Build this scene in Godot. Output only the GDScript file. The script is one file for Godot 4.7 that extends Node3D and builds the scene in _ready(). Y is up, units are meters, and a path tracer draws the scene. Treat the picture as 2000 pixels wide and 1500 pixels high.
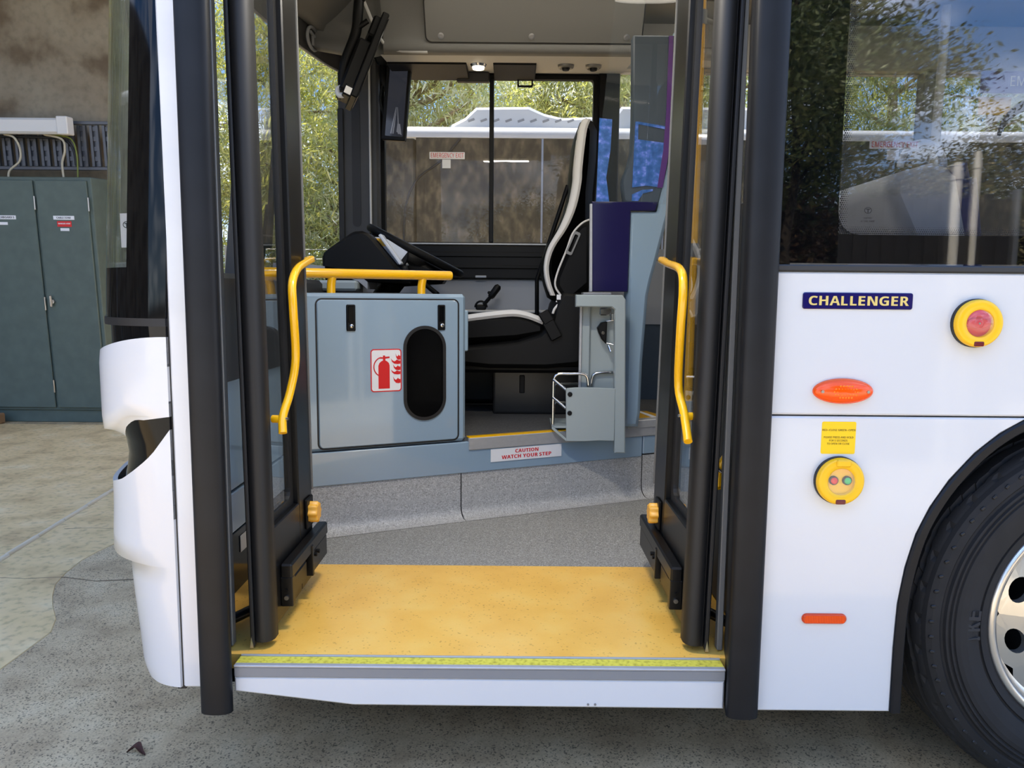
extends Node3D
# A low-floor bus with its front doors open, beside a shed, gum trees behind. World axes: x to the rear of the bus, y up, z towards the camera; the kerb side of the bus lies in z = 0.

var M := {}
var taken := {}
var rng := RandomNumberGenerator.new()


class MB:
	var st := SurfaceTool.new()
	func _init():
		st.begin(Mesh.PRIMITIVE_TRIANGLES)
		st.set_smooth_group(-1)
	func soft(on: bool):
		st.set_smooth_group(0 if on else -1)
		return self
	func tri(a, b, c):   # counter-clockwise seen from outside
		st.add_vertex(a); st.add_vertex(c); st.add_vertex(b)
	func quad(a, b, c, d):
		tri(a, b, c); tri(a, c, d)
	func to(a, b, c, out: Vector3):
		if (b - a).cross(c - a).dot(out) >= 0: tri(a, b, c)
		else: tri(a, c, b)
	func qo(a, b, c, d, out: Vector3):
		if (c - a).cross(d - b).dot(out) >= 0: quad(a, b, c, d)
		else: quad(a, d, c, b)
	func box(c: Vector3, s: Vector3, bev := 0.0, B := Basis()):
		st.set_smooth_group(-1)
		var h = s / 2.0
		bev = minf(bev, minf(h.x, minf(h.y, h.z)) * 0.9)
		var P = func(sx, sy, sz, ax):
			var v = Vector3(sx * (h.x - (0.0 if ax == 0 else bev)), sy * (h.y - (0.0 if ax == 1 else bev)), sz * (h.z - (0.0 if ax == 2 else bev)))
			return c + B * v
		for s1 in [-1, 1]:
			qo(P.call(s1, -1, -1, 0), P.call(s1, 1, -1, 0), P.call(s1, 1, 1, 0), P.call(s1, -1, 1, 0), B * Vector3(s1, 0, 0))
			qo(P.call(-1, s1, -1, 1), P.call(1, s1, -1, 1), P.call(1, s1, 1, 1), P.call(-1, s1, 1, 1), B * Vector3(0, s1, 0))
			qo(P.call(-1, -1, s1, 2), P.call(1, -1, s1, 2), P.call(1, 1, s1, 2), P.call(-1, 1, s1, 2), B * Vector3(0, 0, s1))
		if bev > 0:
			for a in [-1, 1]:
				for b in [-1, 1]:
					qo(P.call(a, b, -1, 0), P.call(a, b, 1, 0), P.call(a, b, 1, 1), P.call(a, b, -1, 1), B * Vector3(a, b, 0))
					qo(P.call(a, -1, b, 0), P.call(a, 1, b, 0), P.call(a, 1, b, 2), P.call(a, -1, b, 2), B * Vector3(a, 0, b))
					qo(P.call(-1, a, b, 1), P.call(1, a, b, 1), P.call(1, a, b, 2), P.call(-1, a, b, 2), B * Vector3(0, a, b))
					for d in [-1, 1]:
						to(P.call(a, b, d, 0), P.call(a, b, d, 1), P.call(a, b, d, 2), B * Vector3(a, b, d))
		return self
	func bar(p: Vector3, q: Vector3, bev := 0.0):   # a box between two corners
		return box((p + q) / 2.0, (q - p).abs(), bev)
	func tube(pts, r, seg := 10, cap := true, closed := false):
		var n = pts.size()
		var rings = []
		var u = Vector3.ZERO
		for i in n:
			var t: Vector3
			if closed: t = (pts[(i + 1) % n] - pts[(i - 1 + n) % n]).normalized()
			else: t = (pts[mini(i + 1, n - 1)] - pts[maxi(i - 1, 0)]).normalized()
			if i == 0:
				u = t.cross(Vector3.UP if absf(t.y) < 0.9 else Vector3.RIGHT).normalized()
			else:
				u = (u - t * u.dot(t)).normalized()
			var v = t.cross(u)
			var rr = r[i] if r is Array else r
			var ring = []
			for k in seg:
				var a = TAU * k / seg
				ring.append(pts[i] + (u * cos(a) + v * sin(a)) * rr)
			rings.append(ring)
		st.set_smooth_group(0)
		for i in (n if closed else n - 1):
			var j = (i + 1) % n
			for k in seg:
				var l = (k + 1) % seg
				quad(rings[i][k], rings[i][l], rings[j][l], rings[j][k])
		st.set_smooth_group(-1)
		if cap and not closed:
			for e in [0, n - 1]:
				var o = (pts[0] - pts[1]) if e == 0 else (pts[n - 1] - pts[n - 2])
				for k in range(1, seg - 1):
					to(rings[e][0], rings[e][k], rings[e][k + 1], o)
		return self
	func lathe(prof, T: Transform3D, seg := 32, a0 := 0.0, a1 := TAU):   # prof: (r, y), outside to the right going up
		st.set_smooth_group(0)
		for k in seg:
			var t0 = a0 + (a1 - a0) * k / seg
			var t1 = a0 + (a1 - a0) * (k + 1) / seg
			for i in prof.size() - 1:
				var p = prof[i]
				var q = prof[i + 1]
				var A0 = T * Vector3(p.x * cos(t0), p.y, p.x * sin(t0))
				var A1 = T * Vector3(p.x * cos(t1), p.y, p.x * sin(t1))
				var B0 = T * Vector3(q.x * cos(t0), q.y, q.x * sin(t0))
				var B1 = T * Vector3(q.x * cos(t1), q.y, q.x * sin(t1))
				if p.x < 1e-6: tri(A0, B0, B1)
				elif q.x < 1e-6: tri(A0, B0, A1)
				else: quad(A0, B0, B1, A1)
		st.set_smooth_group(-1)
		return self
	func disc(prof, T: Transform3D, seg := 32):   # lathe with flat facets along the profile, so that edges stay crisp
		for i in prof.size() - 1:
			st.set_smooth_group(i + 1)
			var p = prof[i]
			var q = prof[i + 1]
			for k in seg:
				var t0 = TAU * k / seg
				var t1 = TAU * (k + 1) / seg
				var A0 = T * Vector3(p.x * cos(t0), p.y, p.x * sin(t0))
				var A1 = T * Vector3(p.x * cos(t1), p.y, p.x * sin(t1))
				var B0 = T * Vector3(q.x * cos(t0), q.y, q.x * sin(t0))
				var B1 = T * Vector3(q.x * cos(t1), q.y, q.x * sin(t1))
				if p.x < 1e-6: tri(A0, B0, B1)
				elif q.x < 1e-6: tri(A0, B0, A1)
				else: quad(A0, B0, B1, A1)
		st.set_smooth_group(-1)
		return self
	func extrude(poly, z0: float, z1: float, T := Transform3D(), bev := 0.0, round_sides := false):
		var p = PackedVector2Array(poly)
		if Geometry2D.is_polygon_clockwise(p): p.reverse()
		var n = p.size()
		var ins = PackedVector2Array()
		for i in n:
			var e0 = (p[i] - p[(i - 1 + n) % n]).normalized()
			var e1 = (p[(i + 1) % n] - p[i]).normalized()
			var m = (Vector2(-e0.y, e0.x) + Vector2(-e1.y, e1.x))
			m = m.normalized() / maxf(0.35, m.length() / 2.0)
			ins.append(p[i] + m * bev)
		var big = Transform2D().scaled(Vector2(1000, 1000))
		var idx = Geometry2D.triangulate_polygon(big * ins)
		var V = func(q, z): return T * Vector3(q.x, q.y, z)
		var N = T.basis * Vector3(0, 0, 1)
		st.set_smooth_group(-1)
		for k in range(0, idx.size(), 3):
			to(V.call(ins[idx[k]], z1), V.call(ins[idx[k + 1]], z1), V.call(ins[idx[k + 2]], z1), N)
		var idb = Geometry2D.triangulate_polygon(big * p)
		for k in range(0, idb.size(), 3):
			to(V.call(p[idb[k]], z0), V.call(p[idb[k + 1]], z0), V.call(p[idb[k + 2]], z0), -N)
		if round_sides: st.set_smooth_group(3)
		for i in n:
			var j = (i + 1) % n
			quad(V.call(p[i], z0), V.call(p[j], z0), V.call(p[j], z1 - bev), V.call(p[i], z1 - bev))
			if bev > 0: quad(V.call(p[i], z1 - bev), V.call(p[j], z1 - bev), V.call(ins[j], z1), V.call(ins[i], z1))
		st.set_smooth_group(-1)
		return self
	func frame(outer, inner, z0: float, z1: float, T := Transform3D()):   # two outlines with the same number of points
		var n = outer.size()
		var V = func(q, z): return T * Vector3(q.x, q.y, z)
		var N = T.basis * Vector3(0, 0, 1)
		for i in n:
			var j = (i + 1) % n
			qo(V.call(outer[i], z1), V.call(outer[j], z1), V.call(inner[j], z1), V.call(inner[i], z1), N)
			qo(V.call(outer[i], z0), V.call(outer[j], z0), V.call(inner[j], z0), V.call(inner[i], z0), -N)
			var d = outer[j] - outer[i]
			var o = T.basis * Vector3(d.y, -d.x, 0)
			if Geometry2D.is_polygon_clockwise(outer): o = -o
			qo(V.call(outer[i], z0), V.call(outer[j], z0), V.call(outer[j], z1), V.call(outer[i], z1), o)
			qo(V.call(inner[i], z0), V.call(inner[j], z0), V.call(inner[j], z1), V.call(inner[i], z1), -o)
		return self
	func grid(rows, flip := false, is_soft := true):
		st.set_smooth_group(0 if is_soft else -1)
		for i in rows.size() - 1:
			for j in rows[i].size() - 1:
				if flip: quad(rows[i][j], rows[i + 1][j], rows[i + 1][j + 1], rows[i][j + 1])
				else: quad(rows[i][j], rows[i][j + 1], rows[i + 1][j + 1], rows[i + 1][j])
		st.set_smooth_group(-1)
		return self
	func shell(rows, off: Callable):   # a sheet with thickness: off(p) gives the inner point
		var inner = []
		for r in rows:
			var q = []
			for p in r: q.append(off.call(p))
			inner.append(q)
		st.set_smooth_group(1)
		var n = rows.size()
		var m = rows[0].size()
		for i in n - 1:
			for j in m - 1:
				var out = rows[i][j] - inner[i][j]
				qo(rows[i][j], rows[i][j + 1], rows[i + 1][j + 1], rows[i + 1][j], out)
		st.set_smooth_group(2)
		for i in n - 1:
			for j in m - 1:
				var out = rows[i][j] - inner[i][j]
				qo(inner[i][j], inner[i][j + 1], inner[i + 1][j + 1], inner[i + 1][j], -out)
		st.set_smooth_group(-1)
		for i in n - 1:
			for j in [0, m - 1]:
				var o = rows[i][j] - rows[i][1 if j == 0 else m - 2]
				qo(rows[i][j], rows[i + 1][j], inner[i + 1][j], inner[i][j], o)
		for j in m - 1:
			for i in [0, n - 1]:
				var o = rows[i][j] - rows[1 if i == 0 else n - 2][j]
				qo(rows[i][j], rows[i][j + 1], inner[i][j + 1], inner[i][j], o)
		return self
	func done() -> ArrayMesh:
		st.generate_normals()
		return st.commit()


func part(parent: Node, called: String, shape, material: Material, label := "") -> MeshInstance3D:
	var o := MeshInstance3D.new()
	o.name = called
	o.mesh = shape.done() if shape is MB else shape
	o.material_override = material
	parent.add_child(o, true)
	if label: o.set_meta("label", label)
	return o


func numbered(called: String) -> String:
	var n: int = taken.get(called, 0)
	taken[called] = n + 1
	return called if n == 0 else "%s_%03d" % [called, n]


func tag(o: Node, label: String, category: String, group := "") -> void:
	o.set_meta("label", label)
	o.set_meta("category", category)
	if group: o.set_meta("group", group)


func thing(called: String, label: String, category: String, at := Vector3.ZERO, group := "") -> Node3D:
	var o := Node3D.new()
	o.name = numbered(called)
	add_child(o)
	o.position = at
	tag(o, label, category, group)
	return o


func single(called: String, shape, material: Material, label: String, category: String, group := "") -> MeshInstance3D:
	var o := part(self, numbered(called), shape, material)
	tag(o, label, category, group)
	return o


func struct(called: String, shape, material: Material) -> MeshInstance3D:
	var o := part(self, numbered(called), shape, material)
	o.set_meta("kind", "structure")
	return o


func words(parent: Node, called: String, text: String, width: float, T: Transform3D, material: Material, bold := true, deep := 0.001, tall := 0.0) -> MeshInstance3D:
	var f := SystemFont.new()
	f.font_names = PackedStringArray(["Droid Sans"])
	f.font_weight = 700 if bold else 400
	var t := TextMesh.new()
	t.font = f
	t.text = text
	t.font_size = 32
	t.pixel_size = 0.01
	t.depth = 0.02
	t.curve_step = 2.0
	var size: Vector3 = t.get_aabb().size
	var k := width / maxf(size.x, 0.001)
	var ky := k if tall <= 0.0 else tall / maxf(size.y, 0.001)
	var o := MeshInstance3D.new()
	o.name = called
	o.mesh = t
	o.material_override = material
	parent.add_child(o, true)
	o.transform = T * Transform3D(Basis.from_scale(Vector3(k, ky, deep / 0.02)), Vector3.ZERO)
	return o


func rrect(w: float, h: float, r: float, seg := 4, c := Vector2.ZERO) -> PackedVector2Array:
	var p := PackedVector2Array()
	for q in 4:
		var cx := (w / 2 - r) * (1 if q in [0, 3] else -1)
		var cy := (h / 2 - r) * (1 if q < 2 else -1)
		for k in seg + 1:
			var a := PI / 2 * q + PI / 2 * k / seg
			p.append(c + Vector2(cx + r * cos(a), cy + r * sin(a)))
	return p


func smooth_path(pts: Array, sub := 5) -> Array:   # Catmull-Rom through the points
	var out := []
	var n := pts.size()
	for i in n - 1:
		var p0 = pts[maxi(i - 1, 0)]
		var p1 = pts[i]
		var p2 = pts[i + 1]
		var p3 = pts[mini(i + 2, n - 1)]
		for k in sub:
			var t := float(k) / sub
			out.append(0.5 * (2.0 * p1 + (p2 - p0) * t + (2.0 * p0 - 5.0 * p1 + 4.0 * p2 - p3) * t * t + (3.0 * p1 - p0 - 3.0 * p2 + p3) * t * t * t))
	out.append(pts[n - 1])
	return out


func pts2(a: Array) -> PackedVector2Array:
	var p := PackedVector2Array()
	for i in range(0, a.size(), 2): p.append(Vector2(a[i], a[i + 1]))
	return p


func noise_tex(kind: int, freq: float, stops: Array, seed_: int, size := 512, octaves := 4, as_normal := false) -> NoiseTexture2D:
	var n := FastNoiseLite.new()
	n.noise_type = kind
	n.frequency = freq
	n.seed = seed_
	n.fractal_octaves = octaves
	if kind == FastNoiseLite.TYPE_CELLULAR:
		n.cellular_return_type = FastNoiseLite.RETURN_CELL_VALUE
		n.fractal_type = FastNoiseLite.FRACTAL_NONE
	var t := NoiseTexture2D.new()
	t.width = size
	t.height = size
	t.seamless = true
	t.noise = n
	if as_normal:
		t.as_normal_map = true
		t.bump_strength = 4.0
	elif stops:
		var g := Gradient.new()
		var off := PackedFloat32Array()
		var col := PackedColorArray()
		for s in stops:
			off.append(s[0]); col.append(s[1])
		g.offsets = off
		g.colors = col
		t.color_ramp = g
	return t


func mat(key: String, col: Color, rough := 0.5, metal := 0.0, spec := 0.5) -> StandardMaterial3D:
	var m := StandardMaterial3D.new()
	m.resource_name = key
	m.albedo_color = col
	m.roughness = rough
	m.metallic = metal
	m.metallic_specular = spec
	M[key] = m
	return m


func tri_map(m: StandardMaterial3D, tex: Texture2D, scale: float) -> StandardMaterial3D:
	m.albedo_texture = tex
	m.uv1_triplanar = true
	m.uv1_world_triplanar = true
	m.uv1_scale = Vector3.ONE * scale
	return m


func tri_detail(m: StandardMaterial3D, tex: Texture2D, scale: float) -> void:
	m.detail_enabled = true
	m.detail_albedo = tex
	m.detail_blend_mode = BaseMaterial3D.BLEND_MODE_MUL
	m.detail_uv_layer = BaseMaterial3D.DETAIL_UV_2
	m.uv2_triplanar = true
	m.uv2_world_triplanar = true
	m.uv2_scale = Vector3.ONE * scale


func pane(key: String, col: Color, alpha: float, rough := 0.0) -> StandardMaterial3D:
	var m := mat(key, Color(col.r, col.g, col.b, alpha), rough)
	m.transparency = BaseMaterial3D.TRANSPARENCY_ALPHA
	return m


func grey(v: float) -> Color:
	return Color(v, v, v)


func make_materials() -> void:
	var S := FastNoiseLite.TYPE_SIMPLEX_SMOOTH
	var CELL := FastNoiseLite.TYPE_CELLULAR
	var m = mat("white_paint", Color(0.815, 0.82, 0.82), 0.28)
	m.clearcoat_enabled = true
	m.clearcoat = 0.6
	m.clearcoat_roughness = 0.06
	m = mat("blue_grey_gloss", Color(0.53, 0.615, 0.68), 0.22)
	m.clearcoat_enabled = true
	m.clearcoat = 0.7
	m.clearcoat_roughness = 0.05
	mat("frame_grey", Color(0.58, 0.62, 0.62), 0.35)
	mat("dark_blue_panel", Color(0.19, 0.24, 0.29), 0.5)
	mat("black_rubber", Color(0.075, 0.077, 0.082), 0.55)
	m = mat("pillar_rubber", Color(0.09, 0.098, 0.112), 0.45, 0.0, 0.35)
	tri_map(m, noise_tex(S, 0.01, [[0.0, grey(0.85)], [1.0, grey(1.0)]], 5, 256), 3.0)
	mat("black_plastic", Color(0.024, 0.025, 0.027), 0.5, 0.0, 0.33)
	mat("black_leather", Color(0.020, 0.021, 0.022), 0.55, 0.0, 0.3)
	mat("black_metal", Color(0.045, 0.046, 0.048), 0.35, 0.0, 0.45)
	m = mat("black_gloss", Color(0.02, 0.022, 0.028), 0.06, 0.0, 0.36)
	mat("piano_black", Color(0.02, 0.022, 0.025), 0.12, 0.0, 0.3)
	mat("seat_trim", Color(0.80, 0.79, 0.77), 0.45)
	mat("chrome", Color(0.80, 0.80, 0.80), 0.14, 1.0)
	mat("steel", Color(0.72, 0.72, 0.72), 0.3, 1.0)
	m = mat("aluminium", Color(0.70, 0.70, 0.70), 0.42, 0.35)
	tri_map(m, noise_tex(S, 0.03, [[0.0, grey(0.94)], [1.0, grey(1.0)]], 9, 256), 5.0)
	mat("step_grey", Color(0.50, 0.505, 0.51), 0.45)
	mat("dark_aluminium", Color(0.46, 0.46, 0.45), 0.45, 0.4)
	m = mat("yellow_rail", Color(0.93, 0.70, 0.05), 0.25)
	m.clearcoat_enabled = true
	m.clearcoat = 0.5
	m.clearcoat_roughness = 0.08
	mat("yellow_plastic", Color(0.95, 0.74, 0.06), 0.35)
	mat("yellow_print", Color(0.95, 0.78, 0.02), 0.5)
	mat("knob_yellow", Color(0.90, 0.66, 0.22), 0.4)
	m = mat("orange_mat", Color.WHITE, 0.3)
	tri_map(m, noise_tex(S, 0.006, [[0.0, Color(0.92, 0.70, 0.30)], [0.5, Color(0.95, 0.74, 0.34)], [1.0, Color(0.96, 0.78, 0.40)]], 11, 512), 1.4)
	tri_detail(m, noise_tex(CELL, 0.12, [[0.0, Color(0.84, 0.80, 0.74)], [0.02, Color(0.88, 0.86, 0.82)], [0.03, grey(0.99)], [1.0, grey(1.0)]], 12, 1024), 2.0)
	m = mat("grip_strip", Color.WHITE, 0.8)
	tri_map(m, noise_tex(S, 0.03, [[0.0, Color(0.60, 0.56, 0.18)], [0.45, Color(0.80, 0.76, 0.26)], [1.0, Color(0.86, 0.82, 0.32)]], 13, 512), 4.0)
	m = mat("grey_vinyl", Color.WHITE, 0.5)
	tri_map(m, noise_tex(CELL, 0.22, [[0.0, Color(0.38, 0.37, 0.35)], [0.25, Color(0.52, 0.51, 0.48)], [0.7, Color(0.58, 0.57, 0.54)], [0.9, Color(0.66, 0.65, 0.62)], [1.0, Color(0.72, 0.71, 0.68)]], 14, 512), 3.2)
	m = mat("lit_riser_vinyl", Color.WHITE, 0.5)  # lit copy of the floor vinyl, the brightness put into its colour
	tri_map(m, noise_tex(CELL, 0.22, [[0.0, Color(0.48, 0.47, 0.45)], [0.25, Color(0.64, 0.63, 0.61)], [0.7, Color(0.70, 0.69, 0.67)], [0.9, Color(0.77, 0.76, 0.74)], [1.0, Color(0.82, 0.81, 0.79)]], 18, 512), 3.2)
	m = mat("cab_vinyl", Color.WHITE, 0.6)
	tri_map(m, noise_tex(CELL, 0.2, [[0.0, grey(0.22)], [1.0, grey(0.34)]], 15, 256), 4.0)
	mat("ceiling_grey", Color(0.40, 0.40, 0.39), 0.6)
	mat("ceiling_light", Color(0.72, 0.72, 0.71), 0.55)
	mat("wall_grey", Color(0.56, 0.57, 0.585), 0.6)
	mat("dark_trim", Color(0.17, 0.172, 0.175), 0.55)
	mat("header_dark", Color(0.20, 0.205, 0.21), 0.6)
	mat("navy_panel", Color(0.115, 0.10, 0.27), 0.18)
	mat("purple_tone", Color(0.32, 0.12, 0.45), 0.3)
	m = mat("blue_patch", Color(1, 1, 1), 0.2)
	tri_map(m, noise_tex(S, 0.02, [[0.0, Color(0.15, 0.33, 0.58)], [0.5, Color(0.22, 0.42, 0.72)], [0.72, Color(0.35, 0.48, 0.85)], [1.0, Color(0.60, 0.68, 0.98)]], 16, 256), 4.5)
	pane("clear_screen", Color(0.6, 0.66, 0.7), 0.06)
	m = pane("clear_glass", Color(0.3, 0.36, 0.33), 0.10)
	m.metallic_specular = 0.2
	pane("door_glass", Color(0.08, 0.10, 0.11), 0.16)
	pane("wind_glass", Color(0.30, 0.36, 0.31), 0.16)
	pane("tinted_glass", Color(0.03, 0.04, 0.05), 0.20)
	pane("outer_glass", Color(0.05, 0.06, 0.08), 0.06)
	m = pane("dusty_glass", Color(0.62, 0.56, 0.45), 0.10)
	m.metallic_specular = 0.25
	pane("lens_clear", Color(0.9, 0.9, 0.9), 0.08)
	mat("sign_white", Color(0.88, 0.88, 0.88), 0.4)
	mat("sign_red", Color(0.80, 0.06, 0.09), 0.4)
	mat("print_black", Color(0.04, 0.04, 0.04), 0.5)
	mat("print_brown", Color(0.36, 0.30, 0.03), 0.5)
	mat("badge_blue", Color(0.10, 0.08, 0.33), 0.15)
	mat("gold", Color(0.93, 0.84, 0.52), 0.3, 0.35)
	m = mat("amber_lens", Color(0.95, 0.33, 0.02), 0.15)
	mat("amber_inner", Color(0.98, 0.52, 0.05), 0.2)
	mat("reflector_orange", Color(0.85, 0.27, 0.05), 0.2)
	mat("button_red", Color(0.85, 0.06, 0.10), 0.25)
	mat("button_green", Color(0.10, 0.72, 0.40), 0.25)
	mat("handle_red", Color(0.78, 0.12, 0.13), 0.25)
	mat("tab_maroon", Color(0.40, 0.04, 0.08), 0.3)
	m = mat("tyre", Color(0.105, 0.105, 0.11), 0.75)
	tri_map(m, noise_tex(S, 0.012, [[0.0, grey(0.75)], [1.0, grey(1.0)]], 17, 256), 3.0)
	mat("tyre_text", Color(0.17, 0.17, 0.175), 0.8)
	mat("alloy", Color(0.80, 0.80, 0.79), 0.28, 0.9)
	mat("screen_off", Color(0.06, 0.065, 0.08), 0.1)
	m = mat("screen_picture", Color(0.10, 0.10, 0.12), 0.1)
	m.emission_enabled = true
	m.emission = Color(0.20, 0.21, 0.24)
	m.emission_energy_multiplier = 0.6
	m = mat("screen_road", Color(0.25, 0.25, 0.27), 0.1)
	m.emission_enabled = true
	m.emission = Color(0.42, 0.43, 0.46)
	m.emission_energy_multiplier = 0.7
	m = mat("lamp_glow", Color(1, 0.97, 0.9), 0.3)
	m.emission_enabled = true
	m.emission = Color(1.0, 0.96, 0.86)
	m.emission_energy_multiplier = 3.0
	m = mat("concrete_floor", Color.WHITE, 0.75)
	tri_map(m, noise_tex(S, 0.008, [[0.0, Color(0.70, 0.60, 0.45)], [0.4, Color(0.79, 0.69, 0.53)], [0.6, Color(0.82, 0.72, 0.555)], [1.0, Color(0.87, 0.78, 0.62)]], 20, 1024, 6), 0.5)
	tri_detail(m, noise_tex(CELL, 0.16, [[0.0, grey(0.55)], [0.10, grey(0.70)], [0.16, grey(0.90)], [0.85, grey(1.0)], [1.0, grey(1.0)]], 21, 1024), 1.5)
	m = mat("yard_paving", Color.WHITE, 0.85)  # paving colour lightened to bounce sunlight onto the bus
	tri_map(m, noise_tex(S, 0.008, [[0.0, Color(0.70, 0.67, 0.61)], [1.0, Color(0.82, 0.79, 0.73)]], 19, 512), 0.3)
	m = mat("concrete_screed", Color.WHITE, 0.7)
	tri_map(m, noise_tex(S, 0.006, [[0.0, Color(0.78, 0.65, 0.46)], [0.45, Color(0.90, 0.78, 0.56)], [0.7, Color(0.92, 0.80, 0.59)], [1.0, Color(0.94, 0.85, 0.66)]], 22, 1024, 6), 0.45)
	tri_detail(m, noise_tex(S, 0.04, [[0.0, grey(0.80)], [0.42, grey(0.97)], [1.0, grey(1.0)]], 23, 512, 5), 0.9)
	m = mat("concrete_wall", Color.WHITE, 0.85)
	tri_map(m, noise_tex(S, 0.004, [[0.0, Color(0.30, 0.24, 0.18)], [0.32, Color(0.40, 0.35, 0.28)], [0.5, Color(0.52, 0.48, 0.41)], [1.0, Color(0.58, 0.55, 0.48)]], 24, 1024, 6), 0.28)
	tri_detail(m, noise_tex(S, 0.03, [[0.0, grey(0.88)], [0.5, grey(0.97)], [1.0, grey(1.0)]], 25, 512, 5), 0.7)
	mat("joint_white", Color(0.86, 0.79, 0.67), 0.95, 0.0, 0.1)
	m = mat("cabinet_green", Color(0.33, 0.385, 0.355), 0.55)
	tri_map(m, noise_tex(S, 0.02, [[0.0, grey(0.9)], [1.0, grey(1.0)]], 26, 256), 1.2)
	mat("crack_dark", Color(0.50, 0.43, 0.34), 0.9)
	mat("channel_steel", Color(0.34, 0.35, 0.37), 0.45, 0.5)
	mat("galvanised", Color(0.55, 0.56, 0.58), 0.4, 0.7)
	mat("cable_black", Color(0.06, 0.06, 0.06), 0.6)
	mat("cable_cream", Color(0.70, 0.66, 0.56), 0.6)
	mat("cable_green", Color(0.42, 0.45, 0.16), 0.6)
	mat("batten_white", Color(0.80, 0.80, 0.79), 0.5)
	mat("roof_steel", Color(0.62, 0.62, 0.61), 0.5, 0.1)
	m = mat("timber", Color(0.60, 0.45, 0.30), 0.8)
	mat("leaf_litter", Color(0.28, 0.15, 0.10), 0.8)
	m = mat("bark", Color.WHITE, 0.9)
	tri_map(m, noise_tex(S, 0.02, [[0.0, Color(0.36, 0.30, 0.22)], [0.5, Color(0.60, 0.53, 0.43)], [1.0, Color(0.78, 0.72, 0.62)]], 27, 256), 1.0)
	mat("dark_bark", Color(0.20, 0.17, 0.14), 0.9)
	m = mat("leaf", Color(1, 1, 1), 0.45)
	m.vertex_color_use_as_albedo = true
	m.backlight_enabled = true
	m.backlight = Color(0.95, 0.98, 0.55)
	m = mat("leaf_dark", Color(1, 1, 1), 0.5)
	m.vertex_color_use_as_albedo = true
	m.backlight_enabled = true
	m.backlight = Color(0.4, 0.45, 0.2)
	m = mat("grass", Color.WHITE, 0.9)
	tri_map(m, noise_tex(S, 0.01, [[0.0, Color(0.34, 0.33, 0.18)], [0.5, Color(0.46, 0.45, 0.26)], [1.0, Color(0.58, 0.54, 0.36)]], 28, 512), 0.3)
	mat("fence_wire", Color(0.72, 0.73, 0.72), 0.5, 0.6)
	mat("fence_sheet", Color(0.13, 0.125, 0.125), 0.6)
	mat("pvc", Color(0.86, 0.85, 0.82), 0.4)
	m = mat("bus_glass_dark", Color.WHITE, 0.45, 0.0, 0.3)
	tri_map(m, noise_tex(S, 0.012, [[0.0, Color(0.16, 0.15, 0.12)], [0.4, Color(0.24, 0.225, 0.18)], [0.6, Color(0.31, 0.285, 0.225)], [1.0, Color(0.44, 0.41, 0.34)]], 29, 512, 6), 0.5)  # brown mottling puts reflected foliage, and dust, into the colour
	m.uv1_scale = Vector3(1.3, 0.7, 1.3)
	mat("seat_blue", Color(0.10, 0.19, 0.45), 0.7)
	mat("seat_shell", Color(0.78, 0.80, 0.83), 0.4)
	mat("purple_sign", Color(0.32, 0.22, 0.62), 0.4)


func _ready() -> void:
	rng.seed = 7
	# camera: standing at the kerb, 1.25 m up, tilted down a little
	var cam := Camera3D.new()
	cam.name = "camera"
	add_child(cam)
	cam.fov = 53.13
	cam.near = 0.05
	cam.far = 200.0
	cam.position = Vector3(0, 1.25, 1.75)
	cam.rotation_degrees = Vector3(-6.6, 0, 0.5)
	cam.current = true
	# sky and exposure
	var env := Environment.new()
	var sky := Sky.new()
	var sm := ProceduralSkyMaterial.new()
	sm.sky_top_color = Color(0.36, 0.60, 0.93)
	sm.sky_horizon_color = Color(0.77, 0.88, 0.95)
	sm.sky_curve = 0.11
	sm.ground_bottom_color = Color(0.35, 0.34, 0.32)
	sm.ground_horizon_color = Color(0.55, 0.55, 0.52)
	sm.sky_cover = cloud_cover()
	sm.sky_cover_modulate = Color(1.0, 0.985, 0.96, 1.0)
	sky.sky_material = sm
	env.background_mode = Environment.BG_SKY
	env.sky = sky
	env.background_energy_multiplier = 2.2
	env.tonemap_mode = Environment.TONE_MAPPER_LINEAR
	env.tonemap_exposure = 1.03
	env.sdfgi_enabled = true
	env.ssao_enabled = true
	env.ssil_enabled = true
	var we := WorldEnvironment.new()
	we.name = "environment"
	we.environment = env
	add_child(we)
	# the sun stands behind the bus, so that the kerb side lies in shade
	var sun := DirectionalLight3D.new()
	sun.name = "sun"
	add_child(sun)
	sun.light_color = Color(1.0, 0.955, 0.86)
	sun.light_energy = 5.0
	sun.light_angular_distance = 0.53
	sun.shadow_enabled = true
	sun.sky_mode = DirectionalLight3D.SKY_MODE_LIGHT_ONLY
	sun.look_at_from_position(Vector3(-3.0, 10.0, -5.0), Vector3.ZERO)
	make_materials()
	build_setting()
	build_bus()
	build_cab()
	build_saloon()
	build_yard()


# scattered fair-weather clouds all over the sky, drawn as a flat layer seen from below
func cloud_cover() -> ImageTexture:
	var n := FastNoiseLite.new()
	n.noise_type = FastNoiseLite.TYPE_SIMPLEX_SMOOTH
	n.seed = 7
	n.frequency = 0.55
	n.fractal_octaves = 5
	var w := 768
	var h := 384
	var im := Image.create_empty(w, h, false, Image.FORMAT_RGBA8)
	im.fill(Color(1, 1, 1, 0))
	for j in h / 2:
		var e := PI / 2 - PI * (j + 0.5) / h
		for i in w:
			var a := TAU * (i + 0.5) / w
			var k := 1.0 / (sin(e) + 0.12)
			var v := n.get_noise_2d(cos(a) * cos(e) * k * 2.0, sin(a) * cos(e) * k * 2.0)
			im.set_pixel(i, j, Color(1, 1, 1, 0.95 * smoothstep(-0.08, 0.35, v)))
	return ImageTexture.create_from_image(im)


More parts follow.
